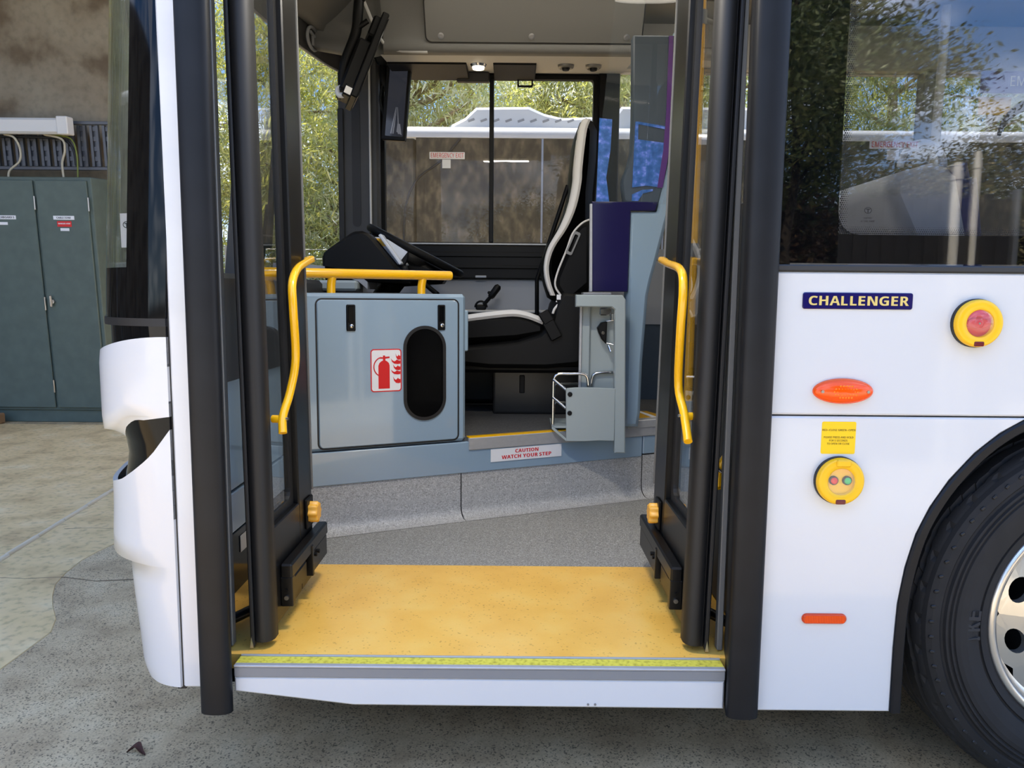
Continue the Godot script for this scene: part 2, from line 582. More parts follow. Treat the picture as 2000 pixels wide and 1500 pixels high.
# ---------------------------------------------------------------- setting
func build_setting() -> void:
	var b = MB.new()
	b.bar(Vector3(-14, -0.4, -10), Vector3(12, 0.0, 2.4))
	struct("floor", b, M.concrete_floor)
	b = MB.new()
	b.bar(Vector3(-14, -0.4, 2.41), Vector3(12, 0.0, 14))
	struct("floor", b, M.yard_paving)
	# unseen side wall, added at the left to darken reflections in the nose
	b = MB.new()
	b.bar(Vector3(-11.3, -0.3, -6.2), Vector3(-11.0, 5.6, 8.0))
	struct("added_wall_left", b, M.concrete_wall)
	# a worn tan screed over the slab, with its own ragged edge
	var edge := [-5.9, -5.4, -5.9, 0.3, -2.2, -0.1, -1.69, -0.665, -1.69, -0.83, -1.692, -0.957, -1.74, -1.07, -1.83, -1.2, -1.885, -1.291, -1.95, -1.42, -1.985, -1.56, -2.003, -1.719, -1.995, -1.85, -1.97, -1.98, -1.92, -2.08, -1.80, -2.2, -1.5, -2.35, -1.1, -2.4, -0.6, -2.9, -0.6, -5.4]
	var poly := PackedVector2Array()
	for i in range(0, edge.size(), 2): poly.append(Vector2(edge[i], -edge[i + 1]))
	b = MB.new()
	b.extrude(poly, -0.002, 0.003, Transform3D(Basis(Vector3.RIGHT, -PI / 2), Vector3.ZERO), 0.002)
	var sc := single("floor_screed", b, M.concrete_screed, "worn tan screed on the shed floor with a ragged curved edge", "floor patch")
	sc.set_meta("kind", "structure")
	# white joint strip
	b = MB.new()
	var p0 := Vector3(-2.32, 0.003, -1.2)
	var p1 := Vector3(-2.60, 0.003, -3.75)
	var d := (p1 - p0).normalized()
	var n := 9
	var across := d.cross(Vector3.UP) * 0.02
	for i in n:
		var q := p0.lerp(p1, float(i) / n) + across * rng.randf_range(-0.12, 0.12)
		var r := p0.lerp(p1, (i + 0.985) / n) + across * rng.randf_range(-0.12, 0.12)
		b.tube([q, r], 0.0135 + rng.randf_range(-0.0015, 0.0015), 6)
	single("joint_strip", b, M.joint_white, "off white filler strip along the joint in the concrete floor", "floor joint")
	# hairline cracks
	for q in [[[-2.27, -1.49, -2.12, -1.479, -1.96, -1.502, -1.80, -1.46, -1.62, -1.489], "long hairline crack across the tan screed near the bumper"], [[-2.36, -2.19, -2.22, -2.212, -2.03, -2.19], "short hairline crack in the screed beside the filler strip"]]:
		var pts: Array = q[0]
		var rows := []
		for i in range(0, pts.size(), 2):
			var w0 := 0.0016 + 0.0012 * sin(i * 1.7)
			rows.append([Vector3(pts[i], 0.0036, pts[i + 1] - w0), Vector3(pts[i] + 0.004, 0.0036, pts[i + 1] + w0)])
		b = MB.new()
		b.shell(rows, func(p): return p - Vector3(0, 0.003, 0))
		single("floor_crack", b, M.crack_dark, q[1], "crack")
	# the shed wall stands a little out of square with the bus
	var lean := Basis(Vector3.RIGHT, deg_to_rad(4.3))
	b = MB.new()
	b.bar(Vector3(-5.6, -0.3, -0.35), Vector3(2.15, 5.2, 0.0))
	var w := struct("wall_back", b, M.concrete_wall)
	w.transform = Transform3D(lean, Vector3(-5.5, 0.0, -6.05))
	# unseen roof over the bay, its extent set to block direct sun
	b = MB.new()
	b.bar(Vector3(-12, 5.0, -6.0), Vector3(9, 5.06, -1.8))
	for k in 5:
		b.bar(Vector3(-12, 4.86, -5.9 + k * 0.82), Vector3(9, 5.0, -5.82 + k * 0.82))
	struct("ceiling", b, M.roof_steel)
	b = MB.new()
	for x in [-9.0, 8.6]:
		b.bar(Vector3(x, 0, -2.1), Vector3(x + 0.2, 4.9, -1.9))
		b.bar(Vector3(x, 0, -5.2), Vector3(x + 0.2, 4.9, -5.0))
	struct("trim_1", b, M.galvanised)
	switchboard(lean)


func switchboard(lean: Basis) -> void:
	var at := Vector3(-4.33, 0.0, -5.52)
	var t := thing("switchboard_cabinet", "grey green steel switchboard cabinet with two tall doors against the shed wall", "cabinet", at)
	t.basis = lean
	var b = MB.new()
	b.bar(Vector3(-1.2, 0.0, -0.42), Vector3(0.49, 0.12, -0.02), 0.004)
	b.bar(Vector3(-1.22, 0.12, -0.45), Vector3(0.51, 2.28, 0.0), 0.006)
	part(t, "body", b, M.cabinet_green)
	for k in 2:
		var x0 := -0.60 if k == 0 else 0.012
		var x1 := -0.012 if k == 0 else 0.475
		b = MB.new()
		b.bar(Vector3(x0, 0.15, 0.003), Vector3(x1, 2.25, 0.024), 0.005)
		var dr := part(t, "door", b, M.cabinet_green)
		for y in ([0.30, 1.08, 1.99] if k == 0 else [1.98]):
			b = MB.new()
			b.tube([Vector3(x1 + 0.008, y, 0.03), Vector3(x1 + 0.008, y + 0.12, 0.03)], 0.008, 8)
			part(dr, "hinge", b, M.steel)
		if k == 1:
			b = MB.new()
			b.tube([Vector3(0.07, 1.16, 0.02), Vector3(0.07, 1.16, 0.05)], 0.022, 12)
			b.box(Vector3(0.065, 1.165, 0.055), Vector3(0.022, 0.11, 0.018), 0.006)
			part(dr, "handle", b, M.steel, "T-shaped steel door handle")
		var xs := -0.34 if k == 0 else 0.245
		b = MB.new()
		b.box(Vector3(xs, 1.92, 0.026), Vector3(0.30 if k == 0 else 0.19, 0.035, 0.004), 0.001)
		var pl := part(dr, "name_plate", b, M.sign_white)
		words(pl, "lettering", "MAIN SWITCHBOARD 5" if k == 0 else "CABLE ZONE", 0.27 if k == 0 else 0.13, Transform3D(Basis(), Vector3(xs, 1.92, 0.0285)), M.print_black)
		if k == 1:
			b = MB.new()
			b.box(Vector3(xs, 1.865, 0.026), Vector3(0.13, 0.05, 0.004), 0.001)
			pl = part(dr, "warning_plate", b, M.sign_red)
			words(pl, "lettering", "DANGER 415V", 0.11, Transform3D(Basis(), Vector3(xs, 1.868, 0.0285)), M.sign_white)
		b = MB.new()
		b.box(Vector3(xs, 1.815 if k == 1 else 1.865, 0.026), Vector3(0.08 if k == 1 else 0.14, 0.025, 0.004), 0.001)
		part(dr, "small_plate", b, M.sign_white)
	# timber chock under the cabinet's left end
	b = MB.new()
	b.box(Vector3(-4.98, 0.05, -5.38), Vector3(0.34, 0.10, 0.16), 0.01)
	single("timber_block", b, M.timber, "small timber block on the floor under the switchboard cabinet", "block")
	# row of galvanised channels on the wall above
	var rail := thing("channel_rack", "row of upright galvanised channels on the wall above the switchboard", "rack", Vector3(-4.33, 0, -5.86))
	rail.basis = lean
	b = MB.new()
	b.bar(Vector3(-1.2, 2.80, 0.0), Vector3(0.62, 2.83, 0.05), 0.003)
	b.bar(Vector3(-1.2, 2.39, 0.0), Vector3(0.62, 2.42, 0.05), 0.003)
	part(rail, "rail", b, M.channel_steel)
	b = MB.new()
	b.bar(Vector3(-0.040, 0, 0.0), Vector3(-0.016, 0.37, 0.03))
	b.bar(Vector3(0.016, 0, 0.0), Vector3(0.040, 0.37, 0.03))
	b.bar(Vector3(-0.040, 0, 0.0), Vector3(0.040, 0.37, 0.004))
	for j in 4: b.bar(Vector3(-0.018, 0.05 + j * 0.09, 0.0), Vector3(0.018, 0.09 + j * 0.09, 0.018))
	var strip: ArrayMesh = b.done()
	for k in 15:
		var s := part(rail, "channel", strip, M.channel_steel)
		s.position = Vector3(-1.12 + k * 0.118, 2.425, 0.005)
	# batten light
	b = MB.new()
	b.bar(Vector3(-0.9, 2.69, 0.06), Vector3(0.20, 2.83, 0.16), 0.02)
	var l := thing("batten_light", "white unlit batten light fitting on the wall above the cables", "light fitting", Vector3(-4.33, 0, -5.80))
	l.basis = lean
	part(l, "housing", b, M.batten_white)
	for x in [0.18]:
		b = MB.new()
		b.bar(Vector3(x, 2.685, 0.055), Vector3(x + 0.10, 2.845, 0.17), 0.008)
		part(l, "end_cap", b, M.batten_white)
	# cables dropping into the cabinet
	var runs := [
		[-0.62, "black", [Vector3(-0.9, 2.66, 0.10), Vector3(-0.70, 2.65, 0.12), Vector3(-0.64, 2.58, 0.13), Vector3(-0.62, 2.40, 0.14), Vector3(-0.62, 2.27, 0.16)], 0.013, "thick black cable looping into the cabinet top at the left"],
		[-0.22, "cream", [Vector3(-0.35, 2.69, 0.09), Vector3(-0.25, 2.66, 0.11), Vector3(-0.20, 2.56, 0.12), Vector3(-0.21, 2.45, 0.13), Vector3(-0.30, 2.36, 0.15), Vector3(-0.31, 2.27, 0.16)], 0.010, "cream cable kinking down into the middle of the cabinet top"],
		[0.2, "cream", [Vector3(0.02, 2.69, 0.09), Vector3(0.18, 2.65, 0.10), Vector3(0.21, 2.55, 0.12), Vector3(0.18, 2.43, 0.13), Vector3(0.20, 2.27, 0.16)], 0.010, "cream cable entering the cabinet top beside the green one"],
		[0.3, "green", [Vector3(0.05, 2.69, 0.08), Vector3(0.25, 2.66, 0.09), Vector3(0.31, 2.52, 0.11), Vector3(0.32, 2.27, 0.15)], 0.007, "thin green earth cable at the right end of the cabinet top"],
		[0.0, "black", [Vector3(-0.9, 2.675, 0.06), Vector3(0.0, 2.67, 0.06), Vector3(0.20, 2.64, 0.07), Vector3(0.27, 2.55, 0.08), Vector3(0.28, 2.42, 0.08)], 0.012, "black cable bundle running under the batten light"]]
	for r in runs:
		b = MB.new()
		b.tube(smooth_path(r[2], 6), r[3], 8)
		var o := single("cable", b, M["cable_" + r[1]], r[4], "cable", "cables above the switchboard")
		o.transform = Transform3D(lean, Vector3(-4.33, 0, -5.80))
	# a curled dead leaf on the slab in front
	b = MB.new()
	var rows := []
	for i in 9:
		var f := i / 8.0
		var wd := 0.013 * sin(PI * clampf(f * 0.92 + 0.06, 0, 1)) + 0.001
		var c := Vector3(-1.014 + (f - 0.5) * 0.055, 0.004 + 0.01 * sin(f * PI), -0.215 - 0.012 * sin(f * 5.0))
		rows.append([c + Vector3(0.1, 0.55, -1).normalized() * wd, c + Vector3(0, -0.003, 0), c + Vector3(-0.1, 0.4, 1).normalized() * wd])
	b.shell(rows, func(p): return p + Vector3(0, -0.001, 0))
	single("dead_leaf", b, M.leaf_litter, "brown curled dead leaf on the concrete in front of the bumper", "leaf")


# ---------------------------------------------------------------- bus body
func front_plan(grow := 0.0, to_end := true) -> Array:
	# the nose seen from above: (x, z) from the kerb-side seam round to the off side, moved outwards by grow
	var a := [Vector2(-0.79, 0), Vector2(-0.83, -0.006), Vector2(-0.875, -0.022), Vector2(-0.915, -0.048), Vector2(-0.95, -0.082), Vector2(-0.98, -0.125), Vector2(-1.005, -0.18), Vector2(-1.03, -0.26), Vector2(-1.06, -0.38), Vector2(-1.10, -0.6), Vector2(-1.145, -0.9), Vector2(-1.165, -1.25)]
	if to_end:
		for i in range(a.size() - 2, -1, -1): a.append(Vector2(a[i].x, -2.5 - a[i].y))
	for i in a.size(): a[i].x = -0.79 + (a[i].x + 0.79) * 1.05
	var s := smooth_path(a, 3)
	var out := []
	for i in s.size():
		var t: Vector2 = (s[mini(i + 1, s.size() - 1)] - s[maxi(i - 1, 0)]).normalized()
		out.append(s[i] + Vector2(t.y, -t.x) * grow * smoothstep(-0.79, -0.85, s[i].x))
	return out


func rake(y: float) -> float:
	return 0.062 * maxf(0.0, y - 1.2)


func nose_shell(plan: Array, ys_of: Callable, grow_of: Callable, thick: float) -> MB:
	# ys_of(i, plan point) gives the heights of that column, grow_of(y) the bulge
	var rows := []
	for i in plan.size():
		var r := []
		for y in ys_of.call(plan[i]):
			var g: float = grow_of.call(y, plan[i])
			var p := Vector2(-0.79 + (plan[i].x + 0.79) * (1.0 + g / 0.22), plan[i].y)
			r.append(Vector3(p.x + rake(y), y, p.y))
		rows.append(r)
	var b := MB.new()
	b.shell(rows, func(p): return p + (Vector3(-0.45, p.y, -0.75) - p).normalized() * thick if p.z > -0.75 else p + Vector3(thick, 0, 0))
	return b


func span(y0: float, y1: float, n: int) -> Array:
	var a := []
	for i in n: a.append(lerpf(y0, y1, float(i) / (n - 1)))
	return a


func build_bus() -> void:
	var bus := thing("bus", "white low-floor city bus with its front doors standing open", "bus")
	var W: Material = M.white_paint
	var b = MB.new()
	# --- kerb side panels, right of the door
	var arch := [0.918, 0.259, 0.917, 0.42, 0.920, 0.53, 0.932, 0.62, 0.952, 0.70, 0.980, 0.765, 1.02, 0.83, 1.075, 0.895, 1.13, 0.942, 1.19, 0.978]
	var low := pts2([0.595, 0.259] + arch + [0.595, 0.978])
	b.extrude(low, -0.035, 0.0, Transform3D(), 0.004)
	b.bar(Vector3(2.0, 0.259, -0.035), Vector3(4.4, 0.977, 0.0), 0.004)
	part(bus, "lower_side_panel", b, W)
	b = MB.new()
	b.extrude(pts2([0.595, 0.982, 1.20, 0.982, 1.28, 1.02, 1.38, 1.045, 1.469, 1.05, 1.56, 1.045, 1.66, 1.02, 1.74, 0.982, 4.4, 0.982, 4.4, 1.308, 0.595, 1.308]), -0.035, 0.0, Transform3D(), 0.004)
	part(bus, "upper_side_panel", b, W)
	# wheel arch rubber
	var line := []
	for i in range(0, arch.size(), 2): line.append(Vector2(arch[i] + 0.0, arch[i + 1]))
	line.append_array([Vector2(1.28, 1.02), Vector2(1.38, 1.045), Vector2(1.469, 1.05), Vector2(1.56, 1.045), Vector2(1.66, 1.02), Vector2(1.75, 0.977), Vector2(1.86, 0.895), Vector2(1.955, 0.765), Vector2(2.0, 0.62), Vector2(2.02, 0.42), Vector2(2.02, 0.259)])
	line = smooth_path(line, 3)
	var rows := []
	for i in line.size():
		var t: Vector2 = (line[mini(i + 1, line.size() - 1)] - line[maxi(i - 1, 0)]).normalized()
		var nn := Vector2(t.y, -t.x)   # towards the wheel
		var p: Vector2 = line[i]
		var q := p + nn * 0.024
		rows.append([Vector3(p.x, p.y, -0.03), Vector3(p.x, p.y, 0.003), Vector3(p.x + nn.x * 0.004, p.y + nn.y * 0.004, 0.007), Vector3(q.x - nn.x * 0.004, q.y - nn.y * 0.004, 0.007), Vector3(q.x, q.y, 0.002), Vector3(q.x, q.y, -0.10), Vector3(p.x, p.y, -0.10)])
	b = MB.new()
	b.grid(rows, false, false)
	for e in [0, rows.size() - 1]:
		var c: Vector3 = rows[e][5]
		for k in 5: b.to(c, rows[e][k], rows[e][k + 1], Vector3(0, -1, 0))
	part(bus, "wheel_arch_trim", b, M.pillar_rubber)
	# wheel well and the box over it inside
	b = MB.new()
	b.bar(Vector3(0.90, 0.30, -0.80), Vector3(0.93, 1.10, -0.03))
	b.bar(Vector3(0.90, 1.06, -0.80), Vector3(2.05, 1.10, -0.03))
	b.bar(Vector3(0.90, 0.30, -0.80), Vector3(2.05, 1.10, -0.77))
	b.bar(Vector3(2.02, 0.30, -0.80), Vector3(2.05, 1.10, -0.03))
	part(bus, "wheel_box", b, M.dark_trim)
	# bracket hanging under the sill
	b = MB.new()
	b.extrude(pts2([1.02, 0.26, 1.075, 0.26, 1.072, 0.205, 1.05, 0.20]), -0.31, -0.30)
	b.box(Vector3(1.065, 0.235, -0.29), Vector3(0.012, 0.07, 0.04), 0.002)
	part(bus, "jacking_bracket", b, M.steel)
	# --- window band on the kerb side
	b = MB.new()
	b.bar(Vector3(0.595, 1.309, -0.035), Vector3(4.4, 1.324, 0.004), 0.003)
	part(bus, "window_sill_trim", b, M.dark_trim)
	side_window(bus)
	# cant panel and roof
	b = MB.new()
	b.bar(Vector3(-0.79, 2.42, -0.05), Vector3(4.4, 2.72, 0.0), 0.004)
	part(bus, "cant_panel", b, W)
	b = MB.new()
	var prof := []
	for k in 9:
		var a := PI / 2 * k / 8
		prof.append(Vector2(-0.22 + 0.22 * cos(a), 2.72 + 0.18 * sin(a)))
	for k in 9:
		var a := PI / 2 * k / 8
		prof.append(Vector2(-2.28 - 0.22 * sin(a), 2.72 + 0.18 * cos(a)))
	rows = []
	for p in prof: rows.append([Vector3(-1.02, p.y, p.x), Vector3(4.4, p.y, p.x)])
	b.shell(rows, func(p): return p + (Vector3(p.x, 1.5, -1.25) - p).normalized() * 0.05)
	part(bus, "roof", b, W)
	b = MB.new()
	b.bar(Vector3(4.36, 0.3, -2.5), Vector3(4.4, 2.75, 0.0))
	part(bus, "rear_panel", b, M.wall_grey)
	# --- door frame posts
	for s in [-1, 1]:
		var cx := -0.6975 if s < 0 else 0.5555
		var hw := 0.0375
		b = MB.new()
		var sec := PackedVector2Array()
		sec.append(Vector2(-hw if s < 0 else -hw + 0.02, 0.09))
		for k in 13:
			var a := PI - PI * k / 12
			sec.append(Vector2(hw * cos(a), -0.012 - 0.022 * pow(sin(a), 0.7)))
		sec.append(Vector2(hw - 0.045 if s < 0 else hw, 0.09))
		b.extrude(sec, 0.0, 2.42, Transform3D(Basis(Vector3.RIGHT, Vector3(0, 0, -1), Vector3.UP), Vector3(cx, 0.256, 0.002)), 0.0, true)
		var o := part(bus, "door_pillar", b, M.pillar_rubber)
		b = MB.new()
		var xs := -0.700 if s < 0 else 0.526
		b.bar(Vector3(xs - 0.007, 0.37, -0.11), Vector3(xs + 0.007, 2.42, -0.085), 0.002)
		part(o, "edge_strip", b, M.dark_aluminium)
	# --- sill below the door
	b = MB.new()
	b.extrude(pts2([-0.661, 0.297, -0.60, 0.290, -0.376, 0.264, 0.517, 0.262, 0.517, 0.3335, -0.661, 0.3335]), -0.05, 0.0, Transform3D(), 0.004)
	part(bus, "door_sill_panel", b, W)
	b = MB.new()
	b.bar(Vector3(-0.66, 0.360, -0.010), Vector3(0.517, 0.3655, 0.005), 0.0015)
	b.bar(Vector3(-0.66, 0.360, -0.052), Vector3(0.517, 0.3675, -0.045), 0.001)
	var st := part(bus, "step_edge", b, M.aluminium)
	b = MB.new()
	b.bar(Vector3(-0.66, 0.335, -0.05), Vector3(0.517, 0.360, 0.003), 0.002)
	part(st, "grey_face", b, M.step_grey)
	b = MB.new()
	b.bar(Vector3(-0.66, 0.355, -0.0455), Vector3(0.517, 0.3640, -0.010))
	part(st, "grip_strip", b, M.grip_strip)
	for x in [0.19, 0.207]:
		b = MB.new()
		b.tube([Vector3(x, 0.272, -0.002), Vector3(x, 0.272, 0.0015)], 0.003, 8)
		part(bus, "sill_rivet", b, M.galvanised)
	# --- white strip and nose
	b = MB.new()
	b.bar(Vector3(-0.783, 0.306, -0.03), Vector3(-0.735, 2.42, 0.0), 0.004)
	part(bus, "corner_panel", b, W)
	b = MB.new()
	b.bar(Vector3(-0.80, 0.30, -0.06), Vector3(-0.78, 2.42, -0.006))
	part(bus, "corner_seal", b, M.black_rubber)
	nose(bus)
	wheel(bus)
	side_fittings(bus)
	doors(bus)
	# --- off side wall
	b = MB.new()
	b.bar(Vector3(-0.80, 0.30, -2.5), Vector3(4.4, 1.50, -2.44))
	b.bar(Vector3(-0.80, 2.42, -2.5), Vector3(4.4, 2.72, -2.44))
	part(bus, "off_side_panel", b, W)


func side_window(bus: Node) -> void:
	# panes stacked to strengthen the reflection, flush with the side: a clear outer pane, a tinted inner one, black printed border between
	var b = MB.new()
	b.bar(Vector3(0.597, 1.325, -0.006), Vector3(2.55, 2.42, 0.0))
	var w := part(bus, "side_window", b, M.outer_glass)
	b = MB.new()
	b.bar(Vector3(0.60, 1.328, -0.018), Vector3(2.55, 2.418, -0.013))
	part(w, "inner_pane", b, M.tinted_glass)
	b = MB.new()
	b.bar(Vector3(0.60, 1.328, -0.030), Vector3(2.55, 2.418, -0.026))
	part(w, "added_reflection_pane", b, M.outer_glass)  # extra pane, added only for a stronger reflection
	b = MB.new()
	var seg := 5
	var outer := rrect(1.95, 1.09, 0.02, seg, Vector2(1.575, 1.873))
	var inner := rrect(1.76, 0.98, 0.05, seg, Vector2(1.61, 1.882))
	b.frame(outer, inner, -0.012, -0.009)
	part(w, "black_border", b, M.black_gloss)
	# dots of the border's print, fading into the glass
	b = MB.new()
	b.disc([Vector2(0.0, 0.0003), Vector2(0.0017, 0.0003), Vector2(0.0017, 0.0)].duplicate(), Transform3D(Basis(Vector3.RIGHT, PI / 2), Vector3.ZERO), 6)
	var xs := []
	for k in 215:
		var y := 1.398 + k * 0.0046
		for c in 4: xs.append(Transform3D(Basis.from_scale(Vector3.ONE * (1.25 - 0.25 * c)), Vector3(0.733 + c * 0.0046 + (0.0023 if k % 2 else 0.0), y, -0.0085)))
	for k in 330:
		for c in 4: xs.append(Transform3D(Basis.from_scale(Vector3.ONE * (1.25 - 0.25 * c)), Vector3(0.735 + k * 0.0046 + (0.0023 if c % 2 else 0.0), 1.395 + c * 0.0046, -0.0085)))
	dots(w, b.done(), xs)
	# second window further back
	b = MB.new()
	b.bar(Vector3(2.56, 1.325, -0.006), Vector3(4.4, 2.42, 0.0))
	var w2 := part(bus, "side_window", b, M.outer_glass)
	b = MB.new()
	b.bar(Vector3(2.56, 1.328, -0.018), Vector3(4.4, 2.418, -0.013))
	part(w2, "inner_pane", b, M.tinted_glass)
	# exit sign and etched mark on the glass
	sign_exit(w, Vector3(0.857, 1.594, -0.032), 0.112, 0.0185)
	maker_mark(w, Vector3(0.792, 1.445, 0.0005), 0.008, M.print_black)
	words(w, "etched_text", "TEMPERED", 0.018, Transform3D(Basis(), Vector3(0.792, 1.428, 0.0008)), M.print_black, false, 0.0006)
	words(w, "etched_text", "AS 2080  4 MM", 0.030, Transform3D(Basis(), Vector3(0.792, 1.421, 0.0008)), M.print_black, false, 0.0006)
	# flowing ornament printed further along the glass
	b = MB.new()
	var arc := []
	for k in 17:
		var a := PI * 0.98 - PI * 0.62 * k / 16
		arc.append(Vector3(1.19 + 0.115 * cos(a), 1.605 + 0.085 * sin(a), -0.007))
	for k in range(1, 5): arc.append(Vector3(arc[16].x + 0.06 * k, arc[16].y - 0.004 * k, -0.007))
	var rows := []
	for i in arc.size():
		var wd := 0.011 * sin(PI * (0.12 + 0.8 * i / arc.size()))
		var t: Vector3 = (arc[mini(i + 1, arc.size() - 1)] - arc[maxi(i - 1, 0)]).normalized()
		var nn := Vector3(-t.y, t.x, 0)
		rows.append([arc[i] - nn * wd, arc[i] + nn * wd])
	b.shell(rows, func(p): return p - Vector3(0, 0, 0.0008))
	part(w, "printed_ornament", b, M.print_black)


func dots(parent: Node, shape: Mesh, xs: Array) -> void:
	var mm := MultiMesh.new()
	mm.transform_format = MultiMesh.TRANSFORM_3D
	mm.mesh = shape
	mm.instance_count = xs.size()
	for i in xs.size(): mm.set_instance_transform(i, xs[i])
	var o := MultiMeshInstance3D.new()
	o.name = "border_dots"
	o.multimesh = mm
	o.material_override = M.print_black
	parent.add_child(o, true)
	o.set_meta("kind", "stuff")


func sign_exit(parent: Node, at: Vector3, w: float, h: float) -> void:
	var b = MB.new()
	b.extrude(rrect(w, h, 0.002, 2), -0.0008, 0.0008, Transform3D(Basis(), at))
	var s := part(parent, "exit_sign", b, M.sign_white, "white strip with red EMERGENCY EXIT lettering")
	words(s, "lettering", "EMERGENCY EXIT", w * 0.93, Transform3D(Basis(), at + Vector3(0, 0, 0.0012)), M.sign_red, false, 0.0008, h * 0.66)
	b = MB.new()
	b.box(at + Vector3(-w * 0.02, -h * 1.2, 0), Vector3(w * 0.24, h * 1.25, 0.001))
	part(s, "small_label", b, M.sign_white)


func maker_mark(parent: Node, at: Vector3, r: float, m: Material) -> void:
	# a ring with a T in it
	var b = MB.new()
	var ring := []
	for k in 24: ring.append(at + Vector3(cos(TAU * k / 24) * r * 0.95, sin(TAU * k / 24) * r * 0.8, 0))
	b.tube(ring, r * 0.11, 4, false, true)
	b.box(at + Vector3(0, r * 0.3, 0), Vector3(r * 1.1, r * 0.28, r * 0.12))
	b.box(at + Vector3(0, -r * 0.15, 0), Vector3(r * 0.3, r * 1.0, r * 0.12))
	part(parent, "maker_mark", b, m)


func nose(bus: Node) -> void:
	var plan := front_plan()
	var W: Material = M.white_paint
	# lower bumper: its top edge sweeps down towards the front, under the lamp recess
	var lower_top := func(p: Vector2) -> float:
		var s := -0.79 - p.x
		var tx := [0.0, 0.02, 0.04, 0.064, 0.10, 0.14, 0.20, 0.5]
		var ty := [0.934, 0.908, 0.882, 0.858, 0.831, 0.805, 0.782, 0.775]
		for i in 7:
			if s < tx[i + 1]: return lerpf(ty[i], ty[i + 1], (s - tx[i]) / (tx[i + 1] - tx[i]))
		return 0.775
	var g_low := func(y: float, _p: Vector2) -> float:
		if y > 0.603: return 0.004 + 0.006 * smoothstep(0.75, 0.62, y)
		return -0.035 - 0.022 * smoothstep(0.6, 0.3, y) - 0.05 * pow(clampf((0.345 - y) / 0.085, 0, 1), 2.0)
	var ys_low := func(p: Vector2) -> Array:
		var top: float = lower_top.call(p)
		var bot := 0.306 - 0.02 * smoothstep(0.12, 0.22, -0.79 - p.x)
		return span(bot, bot + 0.045, 6) + span(bot + 0.07, 0.600, 6) + [0.606] + span(0.65, top, 5)
	var b = nose_shell(plan, ys_low, g_low, 0.012)
	part(bus, "lower_bumper", b, W)
	# upper nose panel, its lower lip turned under
	var up_bot := func(p: Vector2) -> float: return 0.964 - 0.052 * smoothstep(0.09, 0.21, -0.79 - p.x)
	var g_up := func(y: float, p: Vector2) -> float:
		var u: float = up_bot.call(p) - y
		return 0.024 - 0.012 * smoothstep(1.08, 1.15, y) - 0.006 * smoothstep(0.95, 0.88, y) - (0.075 * sqrt(clampf(u / 0.032, 0, 1)) if u > 0 else 0.0)
	var ys_up := func(p: Vector2) -> Array:
		var s := clampf((-0.79 - p.x) / 0.22, 0, 1)
		var bt: float = up_bot.call(p)
		return [bt - 0.032 * s, bt - 0.014 * s, bt - 0.004 * s] + span(bt, 1.148 - 0.045 * s * s, 7)
	b = nose_shell(plan, ys_up, g_up, 0.012)
	part(bus, "upper_bumper", b, W)
	# dark lamp recess between the two
	b = nose_shell(plan, func(_p): return span(0.72, 1.0, 9), func(y, _p): return -0.018 - 0.026 * smoothstep(0.95, 0.87, y) + 0.016 * smoothstep(0.85, 0.78, y), 0.01)
	part(bus, "headlamp_recess", b, M.piano_black)
	# black skirt below the screen
	b = nose_shell(plan, func(_p): return span(1.08, 1.172, 3), func(_y, _p): return -0.012, 0.02)
	part(bus, "cowl_panel", b, M.black_gloss)
	b = nose_shell(plan, func(_p): return span(1.172, 1.19, 3), func(_y, _p): return 0.004, 0.02)
	part(bus, "cowl_lip", b, M.black_rubber)
	# windscreen: black printed border, then curved glass
	var near := []
	var far := []
	for i in plan.size():
		if plan[i].x > -0.897 and plan[i].y > -1: near.append(plan[i])
		if plan[i].x > -0.86 and plan[i].y < -1: far.append(plan[i])
	var glass := []
	for i in plan.size():
		if plan[i].x <= -0.88 or (plan[i].y < -1 and plan[i].x < -0.86): glass.append(plan[i])
	b = nose_shell(glass, func(_p): return span(1.305, 2.56, 10), func(_y, _p): return 0.0, 0.006)
	var ws := part(bus, "windscreen", b, M.wind_glass)
	b = nose_shell(near, func(_p): return span(1.19, 2.6, 8), func(_y, _p): return 0.0, 0.008)
	part(ws, "black_border", b, M.black_gloss)
	b = nose_shell(far, func(_p): return span(1.19, 2.6, 8), func(_y, _p): return 0.0, 0.008)
	part(ws, "black_border", b, M.black_gloss)
	b = nose_shell(glass, func(_p): return span(1.19, 1.306, 3), func(_y, _p): return 0.0, 0.008)
	part(ws, "black_border", b, M.black_gloss)
	b = nose_shell(plan, func(_p): return span(2.54, 2.92, 5), func(y, _p): return -0.10 * smoothstep(2.6, 2.92, y), 0.03)
	part(bus, "destination_hood", b, M.black_gloss)
	# paper label inside the screen corner
	b = MB.new()
	b.box(Vector3(-0.915, 1.395, -0.105), Vector3(0.048, 0.080, 0.001), 0.0, Basis(Vector3.UP, -0.35))
	var lab := part(ws, "glass_label", b, M.sign_white)
	maker_mark(lab, Vector3(-0.917, 1.408, -0.102), 0.009, M.print_black)
	# wipers
	for w in [[Vector3(-1.15, 1.25, -1.0), Vector3(-1.13, 2.03, -1.24)], [Vector3(-1.13, 1.25, -1.9), Vector3(-1.10, 1.95, -2.1)]]:
		b = MB.new()
		var off := Vector3(-0.07, 0, 0)
		b.tube([w[0] + off, w[0].lerp(w[1], 0.6) + off], 0.012, 6)
		b.box((w[0].lerp(w[1], 0.3) + w[1]) / 2.0 + off * 0.8, Vector3(0.03, (w[1].y - w[0].y) * 0.72, 0.025), 0.006, Basis(Vector3.RIGHT, atan2(w[1].z - w[0].z, w[1].y - w[0].y)))
		part(bus, "wiper", b, M.black_plastic)
	# underbody so that daylight does not come through the floor
	b = MB.new()
	b.bar(Vector3(-0.84, 0.29, -2.44), Vector3(0.88, 0.335, -0.06))
